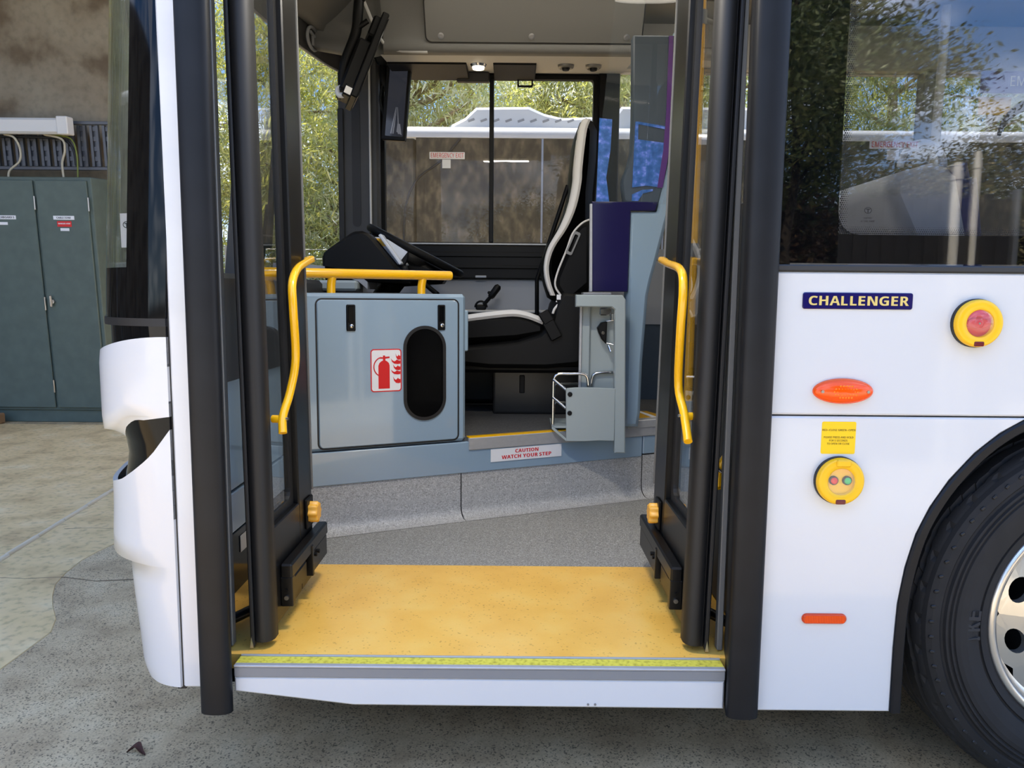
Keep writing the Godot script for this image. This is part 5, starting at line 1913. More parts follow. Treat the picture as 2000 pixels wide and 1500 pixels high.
func driver_seat() -> void:
	var s := thing("driver_seat", "black high-backed driver's seat with pale piped edges on a black box", "seat", Vector3(0.05, 0.69, -1.90))
	var o := Vector3(-0.05, -0.69, 1.90)   # parts are given in world places
	var b = MB.new()
	b.bar(Vector3(-0.090, 0.69, -2.14) + o, Vector3(0.345, 0.902, -1.858) + o, 0.006)
	var bx := part(s, "base_box", b, M.black_metal)
	b = MB.new()
	b.bar(Vector3(0.035, 0.79, -1.859) + o, Vector3(0.060, 0.875, -1.852) + o, 0.003)
	part(bx, "latch", b, M.black_plastic)
	b = MB.new()
	b.frame(rrect(0.43, 0.205, 0.004, 1), rrect(0.415, 0.19, 0.003, 1), 0.0, 0.004, Transform3D(Basis(), Vector3(0.1275, 0.796, -1.858) + o))
	part(bx, "lid_rim", b, M.black_plastic)
	# suspension skirt and side fairing
	b = MB.new()
	b.bar(Vector3(-0.24, 0.90, -2.13) + o, Vector3(0.33, 0.945, -1.70) + o, 0.015)
	part(s, "suspension", b, M.black_plastic)
	b = MB.new()
	b.extrude(pts2([-0.30, 0.995, -0.295, 0.965, -0.26, 0.94, -0.10, 0.925, 0.15, 0.925, 0.30, 0.94, 0.335, 1.0, 0.335, 1.26, 0.22, 1.27, 0.185, 1.21, 0.165, 1.13, 0.12, 1.085, 0.02, 1.05, -0.20, 1.025, -0.28, 1.01]), -2.16, -1.655, Transform3D(Basis(), o), 0.02, true)
	part(s, "seat_fairing", b, M.black_plastic)
	# cushion with a pale side edge
	b = MB.new()
	b.extrude(pts2([-0.30, 1.05, -0.30, 1.12, -0.26, 1.145, -0.16, 1.16, -0.05, 1.172, 0.03, 1.172, 0.09, 1.155, 0.15, 1.135, 0.155, 1.07, 0.02, 1.045, -0.2, 1.03]), -2.15, -1.665, Transform3D(Basis(), o), 0.03, true)
	var cu := part(s, "cushion", b, M.black_leather)
	b = MB.new()
	var ed := smooth_path([Vector3(-0.30, 1.125, -1.685), Vector3(-0.22, 1.152, -1.68), Vector3(-0.10, 1.170, -1.68), Vector3(0.0, 1.180, -1.68), Vector3(0.06, 1.172, -1.68), Vector3(0.11, 1.155, -1.68), Vector3(0.145, 1.14, -1.68)], 4)
	var rows := []
	for p in ed: rows.append([p + Vector3(0, -0.012, 0.014) + o, p + Vector3(0, 0.004, 0.006) + o, p + Vector3(0, 0.006, -0.04) + o, p + Vector3(0, -0.01, -0.07) + o])
	b.shell(rows, func(p): return p + Vector3(0, -0.012, -0.008))
	part(cu, "pale_edge", b, M.seat_trim)
	# buckle
	b = MB.new()
	b.box(Vector3(0.148, 1.155, -1.645) + o, Vector3(0.05, 0.055, 0.03), 0.005, Basis(Vector3(0, 0, 1), 0.55))
	b.box(Vector3(0.175, 1.10, -1.645) + o, Vector3(0.055, 0.09, 0.025), 0.005, Basis(Vector3(0, 0, 1), 0.5))
	part(s, "belt_buckle", b, M.black_plastic)
	# backrest: side profile in x-y
	b = MB.new()
	var back := pts2([0.195, 1.225, 0.170, 1.24, 0.150, 1.30, 0.135, 1.36, 0.137, 1.42, 0.160, 1.49, 0.205, 1.56, 0.240, 1.64, 0.262, 1.74, 0.262, 1.79, 0.268, 1.85, 0.276, 1.95, 0.288, 2.005, 0.315, 2.025, 0.345, 2.01, 0.365, 1.97, 0.362, 1.85, 0.350, 1.7, 0.352, 1.5, 0.34, 1.25])
	b.extrude(back, -2.10, -1.70, Transform3D(Basis(), o), 0.035, true)
	var bk := part(s, "backrest", b, M.black_leather)
	# side bolster with its own outline
	b = MB.new()
	b.extrude(pts2([0.222, 1.235, 0.187, 1.29, 0.188, 1.33, 0.225, 1.42, 0.255, 1.52, 0.29, 1.56, 0.34, 1.58, 0.345, 1.30, 0.27, 1.235]), -1.72, -1.668, Transform3D(Basis(), o), 0.02, true)
	var bo := part(bk, "side_bolster", b, M.black_leather)
	# pale front edge running up the side
	b = MB.new()
	rows = []
	for p in smooth_path([Vector3(0.172, 1.25, 0), Vector3(0.150, 1.31, 0), Vector3(0.141, 1.38, 0), Vector3(0.158, 1.46, 0), Vector3(0.205, 1.545, 0), Vector3(0.243, 1.64, 0), Vector3(0.263, 1.74, 0), Vector3(0.266, 1.80, 0), Vector3(0.273, 1.88, 0), Vector3(0.284, 1.97, 0), Vector3(0.300, 2.012, 0)], 4):
		var wd := 0.006 + 0.012 * smoothstep(1.35, 1.6, p.y)
		rows.append([p + Vector3(wd * 1.3, 0, -1.690) + o, p + Vector3(wd * 0.2, 0, -1.688) + o, p + Vector3(-0.004, 0, -1.71) + o, p + Vector3(-0.004, 0, -1.76) + o])
	b.shell(rows, func(p): return p + Vector3(0.010, 0, -0.008))
	part(bk, "pale_edge", b, M.seat_trim)
	b = MB.new()
	b.tube(smooth_path([Vector3(0.222, 1.24, -1.675) + o, Vector3(0.188, 1.29, -1.672) + o, Vector3(0.196, 1.35, -1.668) + o, Vector3(0.235, 1.45, -1.668) + o, Vector3(0.26, 1.52, -1.668) + o, Vector3(0.30, 1.565, -1.670) + o, Vector3(0.335, 1.582, -1.675) + o], 5), 0.0045, 8)
	part(bo, "pale_piping", b, M.seat_trim)
	b = MB.new()
	b.tube(smooth_path([Vector3(0.196, 1.225, -1.68) + o, Vector3(0.20, 1.21, -1.67) + o, Vector3(0.185, 1.19, -1.665) + o, Vector3(0.178, 1.17, -1.664) + o], 4), 0.006, 8)
	part(s, "pale_hem", b, M.seat_trim)
	# recline handle
	b = MB.new()
	b.frame(rrect(0.030, 0.105, 0.008, 3), rrect(0.016, 0.080, 0.005, 3), 0.0, 0.012, Transform3D(Basis(Vector3(0, 0, 1), -0.40), Vector3(0.262, 1.478, -1.668) + o))
	part(bk, "strap_guide", b, M.dark_aluminium)
	b = MB.new()
	b.box(Vector3(0.203, 1.243, -1.664) + o, Vector3(0.018, 0.022, 0.003))
	part(bk, "care_tag", b, M.sign_white)
	# belt strap at the far side
	b = MB.new()
	b.tube([Vector3(0.262, 1.78, -2.05) + o, Vector3(0.19, 1.55, -2.08) + o, Vector3(0.12, 1.33, -2.12) + o, Vector3(0.125, 1.0, -2.15) + o], 0.012, 6)
	part(s, "belt_strap", b, M.black_plastic)


func monitors() -> void:
	# large screen on a ceiling arm, seen from its edge
	var t := thing("ceiling_monitor", "black flat monitor hanging edge-on from a ceiling arm over the windscreen", "monitor", Vector3(-0.72, 2.52, -1.70))
	var o := -t.position
	var dir := Vector3(0.375, 0.927, 0).normalized()
	var nn := Vector3(0.927, -0.375, 0).normalized()
	var yaw := Basis(Vector3.UP, 0.31)
	var B := yaw * Basis(nn, dir, nn.cross(dir))
	var c := Vector3(-0.655, 2.262, -1.78)
	var b = MB.new()
	b.box(c + o, Vector3(0.030, 0.385, 0.26), 0.005, B)
	var body := part(t, "screen_case", b, M.black_plastic)
	b = MB.new()
	b.box(c + B * Vector3(0.017, 0, 0) + o, Vector3(0.004, 0.355, 0.23), 0.001, B)
	part(body, "screen_glass", b, M.screen_off)
	b = MB.new()
	b.box(c + B * Vector3(-0.038, -0.06, 0) + o, Vector3(0.06, 0.24, 0.20), 0.01, B)
	b.box(c + B * Vector3(-0.025, 0.13, 0.02) + o, Vector3(0.035, 0.09, 0.16), 0.008, B)
	b.box(c + B * Vector3(-0.030, -0.175, 0.06) + o, Vector3(0.035, 0.05, 0.13), 0.004, B)
	part(body, "rear_housing", b, M.black_plastic)
	b = MB.new()
	b.box(c + B * Vector3(-0.030, -0.178, 0.1265) + o, Vector3(0.028, 0.03, 0.002), 0.0, B)
	part(body, "small_label", b, M.sign_white)
	b = MB.new()
	b.tube(smooth_path([Vector3(-0.665, 2.51, -1.69) + o, Vector3(-0.672, 2.44, -1.69) + o, Vector3(-0.685, 2.36, -1.70) + o, Vector3(-0.735, 2.24, -1.71) + o, Vector3(-0.745, 2.16, -1.72) + o, Vector3(-0.72, 2.13, -1.72) + o], 4), 0.022, 10)
	b.tube([Vector3(-0.69, 2.37, -1.69) + o, Vector3(-0.63, 2.41, -1.69) + o], 0.012, 8)
	b.lathe([Vector2(0.018, -0.05), Vector2(0.05, -0.01), Vector2(0.055, 0.0)].duplicate(), Transform3D(Basis(), Vector3(-0.665, 2.535, -1.69) + o), 20)
	part(t, "mounting_arm", b, M.black_plastic)
	b = MB.new()
	b.tube(smooth_path([Vector3(-0.72, 2.14, -1.70) + o, Vector3(-0.76, 2.13, -1.69) + o, Vector3(-0.755, 2.10, -1.68) + o, Vector3(-0.71, 2.105, -1.68) + o], 4), 0.012, 8)
	part(t, "cable_clip", b, M.seat_shell)
	# upright camera display on the far pillar
	t = thing("mirror_display", "upright camera mirror display showing a road, on the far windscreen pillar", "display", Vector3(-0.62, 2.42, -2.28))
	o = -t.position
	var B2 := Basis(Vector3.UP, -0.12) * Basis(Vector3(0, 0, 1), -0.09)
	c = Vector3(-0.598, 2.205, -2.25)
	b = MB.new()
	b.extrude(rrect(0.125, 0.365, 0.008, 3), -0.03, 0.0, Transform3D(B2, c + o), 0.004)
	body = part(t, "screen_case", b, M.black_plastic)
	b = MB.new()
	b.extrude(rrect(0.092, 0.325, 0.003, 2), 0.0, 0.0015, Transform3D(B2, c + B2 * Vector3(0.004, 0.0, 0) + o))
	var sc := part(body, "screen_face", b, M.screen_picture)
	b = MB.new()
	for q in [[-0.020, -0.150, 0.0, -0.02, 0.004], [-0.008, -0.150, 0.004, -0.02, 0.003], [0.02, -0.15, 0.008, -0.02, 0.004]]:
		b.extrude(pts2([q[0], q[1], q[0] + q[4] * 2, q[1], q[2] + q[4] * 0.4, q[3], q[2], q[3]]), 0.0015, 0.002, Transform3D(B2, c + B2 * Vector3(0.004, 0, 0) + o))
	b.extrude(pts2([0.012, -0.14, 0.040, -0.155, 0.028, -0.10, 0.014, -0.10]), 0.0015, 0.002, Transform3D(B2, c + B2 * Vector3(0.004, 0, 0) + o))
	part(sc, "screen_picture", b, M.screen_road)
	b = MB.new()
	b.tube(smooth_path([Vector3(-0.66, 2.47, -2.30) + o, Vector3(-0.665, 2.40, -2.29) + o, Vector3(-0.66, 2.33, -2.28) + o, Vector3(-0.64, 2.27, -2.28) + o], 4), 0.020, 8)
	b.lathe([Vector2(0.0, -0.10), Vector2(0.03, -0.09), Vector2(0.05, -0.05), Vector2(0.055, 0.0)].duplicate(), Transform3D(Basis(), Vector3(-0.665, 2.49, -2.29) + o), 16)
	b.tube(smooth_path([Vector3(-0.665, 2.30, -2.27) + o, Vector3(-0.68, 2.22, -2.27) + o, Vector3(-0.655, 2.13, -2.27) + o, Vector3(-0.64, 2.10, -2.27) + o], 4), 0.006, 6)
	part(t, "mounting_arm", b, M.black_plastic)
	# small dome camera on the cove
	b = MB.new()
	b.lathe([Vector2(0.0, -0.062), Vector2(0.022, -0.056), Vector2(0.036, -0.03), Vector2(0.036, 0.03)].duplicate(), Transform3D(Basis(), Vector3(-0.44, 2.60, -1.76)), 20)
	single("dome_camera", b, M.piano_black, "small black dome camera under the ceiling near the access panel", "camera")


# ---------------------------------------------------------------- passenger saloon
func build_saloon() -> void:
	var bus: Node = get_node("bus")
	var b = MB.new()
	# off side lining and windows
	b.bar(Vector3(0.48, 0.69, -2.44), Vector3(4.36, 1.10, -2.41))
	part(bus, "saloon_lining", b, M.dark_blue_panel)
	b = MB.new()
	b.bar(Vector3(0.48, 1.10, -2.44), Vector3(4.36, 1.50, -2.405))
	part(bus, "saloon_lining", b, M.wall_grey)
	for x in [0.44, 2.13, 3.5]:
		b = MB.new()
		b.bar(Vector3(x, 1.35, -2.48), Vector3(x + 0.11, 2.45, -2.40), 0.006)
		part(bus, "window_post", b, M.black_plastic if x < 1 else M.wall_grey)
	for w in [[0.55, 2.13], [2.24, 3.5], [3.61, 4.36]]:
		b = MB.new()
		b.bar(Vector3(w[0], 1.49, -2.462), Vector3(w[1], 2.43, -2.457))
		part(bus, "saloon_window", b, M.clear_glass)
	b = MB.new()
	b.bar(Vector3(0.55, 2.42, -2.46), Vector3(4.36, 2.66, -2.38), 0.01)
	part(bus, "saloon_cove", b, M.ceiling_light)
	# strip lamps added in the ceiling to brighten the interior, and one over the doorway
	for q in [[Vector3(-0.55, 2.622, -0.95), Vector3(4.2, 2.64, -0.85)], [Vector3(-0.55, 2.622, -1.62), Vector3(4.2, 2.64, -1.54)]]:
		b = MB.new()
		b.bar(q[0] + Vector3(-0.02, 0.004, -0.02), q[1] + Vector3(0.02, 0.004, 0.02), 0.004)
		var fit := part(bus, "fill_strip", b, M.ceiling_light)
		b = MB.new()
		b.bar(q[0], q[1], 0.004)
		part(fit, "lamp_lens", b, M.lamp_glow)
		var c: Vector3 = (q[0] + q[1]) / 2.0
		var l := AreaLight3D.new()
		l.name = "fill_strip_light"
		add_child(l, true)
		l.position = Vector3(c.x, 2.615, c.z)
		l.rotation_degrees = Vector3(-90, 0, 0)
		l.area_size = Vector2(4.7, 0.09)
		l.area_range = 8.0
		l.light_energy = 0.85
		l.light_color = Color(1.0, 0.97, 0.92)
		l.shadow_enabled = true
	b = MB.new()
	b.bar(Vector3(-0.45, 2.36, -0.20), Vector3(0.30, 2.40, -0.10), 0.006)
	var dl := part(bus, "door_fill_housing", b, M.ceiling_light)  # housing of an added lamp that brightens the entrance
	b = MB.new()
	b.bar(Vector3(-0.25, 2.352, -0.18), Vector3(0.12, 2.362, -0.12), 0.002)
	part(dl, "lamp_lens", b, M.lamp_glow)
	var al := AreaLight3D.new()
	al.name = "door_fill_light"
	add_child(al)
	al.position = Vector3(-0.065, 2.345, -0.15)
	al.rotation_degrees = Vector3(-90, 0, 0)
	al.area_size = Vector2(0.37, 0.06)
	al.area_range = 8.0
	al.light_energy = 2.0
	al.light_color = Color(1.0, 0.97, 0.92)
	al.shadow_enabled = true
	# white upright
	b = MB.new()
	b.tube([Vector3(2.02, 0.4, -2.1), Vector3(2.06, 2.64, -2.1)], 0.020, 12)
	part(bus, "white_pole", b, M.seat_shell)
	# purple exit panel high on the far side, a yellow notice below it
	b = MB.new()
	b.bar(Vector3(2.42, 2.315, -2.40), Vector3(2.98, 2.425, -2.385), 0.002)
	var s := part(bus, "exit_panel", b, M.purple_sign, "purple emergency notice over the far window")
	words(s, "lettering", "EMERGENCY", 0.36, Transform3D(Basis(), Vector3(2.745, 2.372, -2.384)), M.sign_white, false, 0.002)
	b = MB.new()
	b.bar(Vector3(2.45, 2.22, -2.452), Vector3(2.62, 2.31, -2.448))
	part(bus, "yellow_notice", b, M.yellow_print)
	b = MB.new()
	b.bar(Vector3(1.02, 1.40, -2.404), Vector3(1.16, 1.53, -2.40))
	part(bus, "paper_notice", b, M.sign_white)
	# seats over the wheel box and along the far side
	var spots := [
		[Vector3(1.08, 1.10, -0.36), "first passenger seat behind the door window, pale shell and blue side"],
		[Vector3(2.10, 0.69, -2.05), "second passenger seat, across the aisle on the raised floor, blue back"],
		[Vector3(2.85, 0.367, -0.42), "passenger seat furthest back on the kerb side"]]
	for q in spots: passenger_seat(q[0], q[1])


func passenger_seat(at: Vector3, label: String) -> void:
	var s := thing("passenger_seat", label, "seat", at, "passenger seats")
	var k := 0.62 if at.y > 1.0 else 1.0   # seats on the wheel box have low pedestals
	var b = MB.new()
	b.bar(Vector3(-0.30, 0.0, -0.08), Vector3(-0.10, 0.07 if k < 1.0 else 0.41, 0.08), 0.01)
	part(s, "pedestal", b, M.dark_trim)
	var y0 := 0.06 if k < 1.0 else 0.40
	var up := 1.0 if k < 1.0 else 1.7
	b = MB.new()
	b.bar(Vector3(-0.42, y0, -0.21), Vector3(0.0, y0 + 0.09, 0.21), 0.03)
	part(s, "cushion", b, M.seat_blue)
	# shell, side outline in x-y
	b = MB.new()
	b.extrude(pts2([-0.02, y0, 0.03, y0, 0.06, y0 + 0.2 * up, 0.01, y0 + 0.40 * up, -0.06, y0 + 0.42 * up, -0.16, y0 + 0.39 * up, -0.16, y0 + 0.34 * up, -0.09, y0 + 0.2 * up]), -0.20, 0.20, Transform3D(), 0.02, true)
	part(s, "shell", b, M.seat_shell)
	b = MB.new()
	b.extrude(pts2([0.02, y0 + 0.01 * up, 0.08, y0 + 0.2 * up, 0.02, y0 + 0.42 * up, -0.02, y0 + 0.41 * up, 0.03, y0 + 0.2 * up, -0.03, y0 + 0.01 * up]), -0.21, 0.21, Transform3D(), 0.015, true)
	part(s, "blue_back", b, M.seat_blue)
	b = MB.new()
	var hoop := []
	for j in 13: hoop.append(Vector3(-0.05 + 0.055 * cos(PI * j / 12), y0 + 0.42 * up + 0.06 * sin(PI * j / 12), 0.12))
	b.tube(hoop, 0.009, 8)
	part(s, "grab_hoop", b, M.seat_shell)


# ---------------------------------------------------------------- yard, trees, the other bus
func leaf_bunch(n: int, length: float, width: float, spread: float, droop: float, seed_: int) -> ArrayMesh:
	var r := RandomNumberGenerator.new()
	r.seed = seed_
	var b := MB.new()
	for i in n:
		var p := Vector3(r.randfn(0, 1), r.randfn(0, 1), r.randfn(0, 1)) * spread
		var d := Vector3(r.randfn(0, 1), r.randfn(0, 0.6) - droop, r.randfn(0, 1)).normalized()
		var side := d.cross(Vector3(r.randfn(0, 1), r.randfn(0, 1), r.randfn(0, 1))).normalized() * width * r.randf_range(0.7, 1.2)
		var l := length * r.randf_range(0.7, 1.25)
		var m := p + d * l * 0.45 + side.cross(d) * 0.15
		b.tri(p, m + side, p + d * l)
		b.tri(p, p + d * l, m - side)
	return b.done()


func plant(called: String, label: String, category: String, group: String, at: Vector3, trunk: Array, radii: Array, tips: Array, blob: float, bunches: int, bunch: Mesh, tones: Array, leafmat: Material, barkmat: Material, seed_: int, flat := 0.8) -> Node3D:
	var t := thing(called, label, category, at, group)
	var r := RandomNumberGenerator.new()
	r.seed = seed_
	var b := MB.new()
	var path := smooth_path(trunk, 4)
	var rad := []
	for i in path.size(): rad.append(lerpf(radii[0], radii[1], float(i) / (path.size() - 1)))
	b.tube(path, rad, 9)
	for tip in tips:
		var best := path.size() / 4
		for i in range(path.size() / 4, path.size()):
			if path[i].y < tip.y - 0.25 * Vector2(tip.x - path[i].x, tip.z - path[i].z).length(): best = i
		var p0: Vector3 = path[best]
		var mid: Vector3 = p0.lerp(tip, 0.5) + Vector3(r.randfn(0, 0.12), r.randfn(0.1, 0.12), r.randfn(0, 0.12)) * p0.distance_to(tip) * 0.5
		var br := smooth_path([p0, mid, tip], 3)
		var rr := []
		for i in br.size(): rr.append(lerpf(rad[best] * 0.55, 0.008, float(i) / (br.size() - 1)))
		b.tube(br, rr, 6, false)
		for j in 4:
			var q: Vector3 = tip + Vector3(r.randfn(0, 1), r.randfn(0, 0.7), r.randfn(0, 1)) * blob * 0.8
			b.tube([mid.lerp(tip, r.randf_range(0.2, 0.9)), q], [0.012, 0.004], 4, false)
	part(t, "trunk", b, barkmat)
	var mm := MultiMesh.new()
	mm.transform_format = MultiMesh.TRANSFORM_3D
	mm.use_colors = true
	mm.mesh = bunch
	mm.instance_count = bunches
	for i in bunches:
		var tip: Vector3 = tips[i % tips.size()]
		var off := Vector3(r.randfn(0, 1), r.randfn(0, flat), r.randfn(0, 1)) * blob
		var B := Basis.from_euler(Vector3(r.randfn(0, 0.3), r.randf() * TAU, r.randfn(0, 0.3))).scaled(Vector3.ONE * r.randf_range(0.7, 1.3))
		mm.set_instance_transform(i, Transform3D(B, tip + off))
		var c: Color = tones[r.randi() % tones.size()]
		mm.set_instance_color(i, c * r.randf_range(0.8, 1.2))
	var f := MultiMeshInstance3D.new()
	f.name = "foliage"
	f.multimesh = mm
	f.material_override = leafmat
	t.add_child(f, true)
	f.set_meta("kind", "stuff")
	return t


func gum(at: Vector3, h: float, spread: float, bunches: int, tones: Array, seed_: int, label: String, low := 0.25, lean := 0.0, thick := 0.16) -> void:
	var r := RandomNumberGenerator.new()
	r.seed = seed_
	var trunk := [Vector3(0, -0.1, 0), Vector3(r.randfn(0, 0.15) + lean * 0.3, h * 0.3, r.randfn(0, 0.1)), Vector3(r.randfn(0, 0.3) + lean * 0.7, h * 0.62, r.randfn(0, 0.2)), Vector3(lean, h * 0.9, r.randfn(0, 0.3))]
	var tips := []
	for i in 34:
		var y := h * r.randf_range(low, 1.0)
		var a := r.randf() * TAU
		var d := spread * sqrt(r.randf()) * (0.6 + 0.5 * sin(PI * clampf((y / h - low) / (1.02 - low), 0, 1)))
		tips.append(Vector3(lean * y / h + cos(a) * d, y, sin(a) * d * 0.8))
	plant("gum_tree", label, "tree", "trees behind the parked bus", at, trunk, [thick, thick * 0.4], tips, spread * 0.22, bunches, M_bunch_gum(), tones, M.leaf, M.bark, seed_)


var _gum: ArrayMesh
func M_bunch_gum() -> ArrayMesh:
	if _gum == null: _gum = leaf_bunch(16, 0.17, 0.014, 0.13, 0.7, 3)
	return _gum


func build_yard() -> void:
	var b = MB.new()
	# grass verge under the trees
	b.extrude(pts2([-30, 10.0, 30, 10.0, 30, 40, -30, 40]), -0.3, 0.01, Transform3D(Basis(Vector3.RIGHT, -PI / 2), Vector3.ZERO))
	var g := single("grass_verge", b, M.grass, "rough dry grass under the trees behind the yard", "grass")
	g.set_meta("kind", "stuff")
	b = MB.new()
	b.bar(Vector3(-40, -0.5, 14), Vector3(40, 0.0, 40))
	struct("floor", b, M.yard_paving)
	b = MB.new()
	b.bar(Vector3(12, -0.5, -10), Vector3(40, 0.0, 14))
	struct("floor", b, M.concrete_floor)
	b = MB.new()
	b.bar(Vector3(-40, -0.5, -10), Vector3(-14, 0.0, 14))
	struct("floor", b, M.concrete_floor)
	var sunny := [Color(0.56, 0.55, 0.27), Color(0.66, 0.63, 0.36), Color(0.40, 0.43, 0.21), Color(0.74, 0.70, 0.50)]
	var shady := [Color(0.25, 0.29, 0.14), Color(0.35, 0.38, 0.20), Color(0.45, 0.46, 0.27)]
	var pale := [Color(0.60, 0.59, 0.38), Color(0.48, 0.50, 0.28), Color(0.68, 0.65, 0.47)]
	gum(Vector3(-6.6, 0, -12.2), 7.4, 1.9, 1700, sunny, 101, "tall loose gum tree seen at the left through the windscreen gap", 0.12, -0.3)
	gum(Vector3(-4.7, 0, -13.4), 6.4, 1.9, 2000, sunny, 102, "bright gum tree seen through the glass of the left door leaf", 0.08, 0.4)
	gum(Vector3(-3.0, 0, -12.6), 6.9, 1.8, 2000, sunny, 103, "yellow green gum tree left of the windscreen pillar", 0.05, -0.2)
	gum(Vector3(-0.5, 0, -12.0), 7.2, 1.6, 1700, pale, 104, "gum tree with a thick pale trunk behind the left window pane", 0.45, -1.6, 0.26)
	gum(Vector3(0.5, 0, -14.2), 7.0, 1.8, 1900, shady, 105, "darker gum tree behind the window mullion", 0.3, 0.0)
	gum(Vector3(2.3, 0, -13.6), 7.4, 1.9, 1900, sunny, 106, "gum tree with drooping leaves over the parked bus", 0.3, -0.2)
	gum(Vector3(4.6, 0, -13.2), 7.0, 2.0, 1800, shady, 107, "gum tree showing beside the right door leaf", 0.25, 0.2)
	gum(Vector3(7.2, 0, -14.0), 7.5, 2.0, 2000, pale, 108, "pale gum tree seen through the saloon windows", 0.25, 0.2)
	gum(Vector3(9.8, 0, -13.4), 7.2, 2.1, 2000, shady, 109, "gum tree furthest right behind the saloon", 0.25, 0.0)
	gum(Vector3(-8.8, 0, -14.5), 7.6, 2.0, 1800, shady, 110, "gum tree furthest left behind the shed wall", 0.2, 0.0)
	# scrub in front of the trees
	var k := 0
	for q in [[-5.6, -11.2, 1.4, "low shrub by the fence, left of the door leaf"], [-4.0, -11.0, 1.7, "round shrub by the fence behind the low white wall"], [-2.6, -11.4, 1.5, "dry shrub by the fence under the windscreen pillar"]]:
		var tips := []
		var r := RandomNumberGenerator.new()
		r.seed = 300 + k
		for i in 16: tips.append(Vector3(r.randfn(0, 0.5), r.randf_range(0.3, 1.0) * q[2], r.randfn(0, 0.35)))
		plant("shrub", q[3], "shrub", "shrubs along the fence", Vector3(q[0], 0, q[1]), [Vector3(0, 0, 0), Vector3(0.05, 0.3, 0), Vector3(0, q[2] * 0.7, 0)], [0.04, 0.02], tips, 0.3, 700, M_bunch_gum(), shady if k != 2 else pale, M.leaf, M.bark, 310 + k)
		k += 1
	chain_fence()
	parked_bus()
	# low pale wall seen under the windscreen
	b = MB.new()
	b.bar(Vector3(-4.1, 0, -9.4), Vector3(-2.95, 1.32, -9.1), 0.01)
	single("low_wall", b, M.joint_white, "low pale wall outside, seen under the windscreen", "wall")
	reflected_side()


func chain_fence() -> void:
	var t := thing("chain_fence", "chain link fence with wire strands before the trees", "fence", Vector3(-6.5, 0, -9.9))
	for x in [0.0, 2.2, 4.4, 6.6]:
		var b = MB.new()
		b.tube([Vector3(x, 0, 0), Vector3(x, 1.95, 0)], 0.022, 8)
		part(t, "post", b, M.fence_wire)
	for y in [1.45, 1.62, 1.78, 1.92]:
		var b = MB.new()
		b.tube([Vector3(0, y, 0), Vector3(3.3, y - 0.02, 0), Vector3(6.6, y, 0)], 0.005, 5)
		part(t, "strand", b, M.fence_wire)
	var b = MB.new()
	var s := 0.10
	for i in range(-16, 67):
		for d in [1, -1]:
			var x0 := i * s
			var x1: float = x0 + 1.45 * d
			if x0 < 0 or x0 > 6.6 or x1 < 0 or x1 > 6.6: continue
			b.tube([Vector3(x0, 0, 0), Vector3(x1, 1.45, 0.002 * d)], 0.0022, 3, false)
	var m := part(t, "mesh", b, M.fence_wire)
	m.set_meta("kind", "stuff")


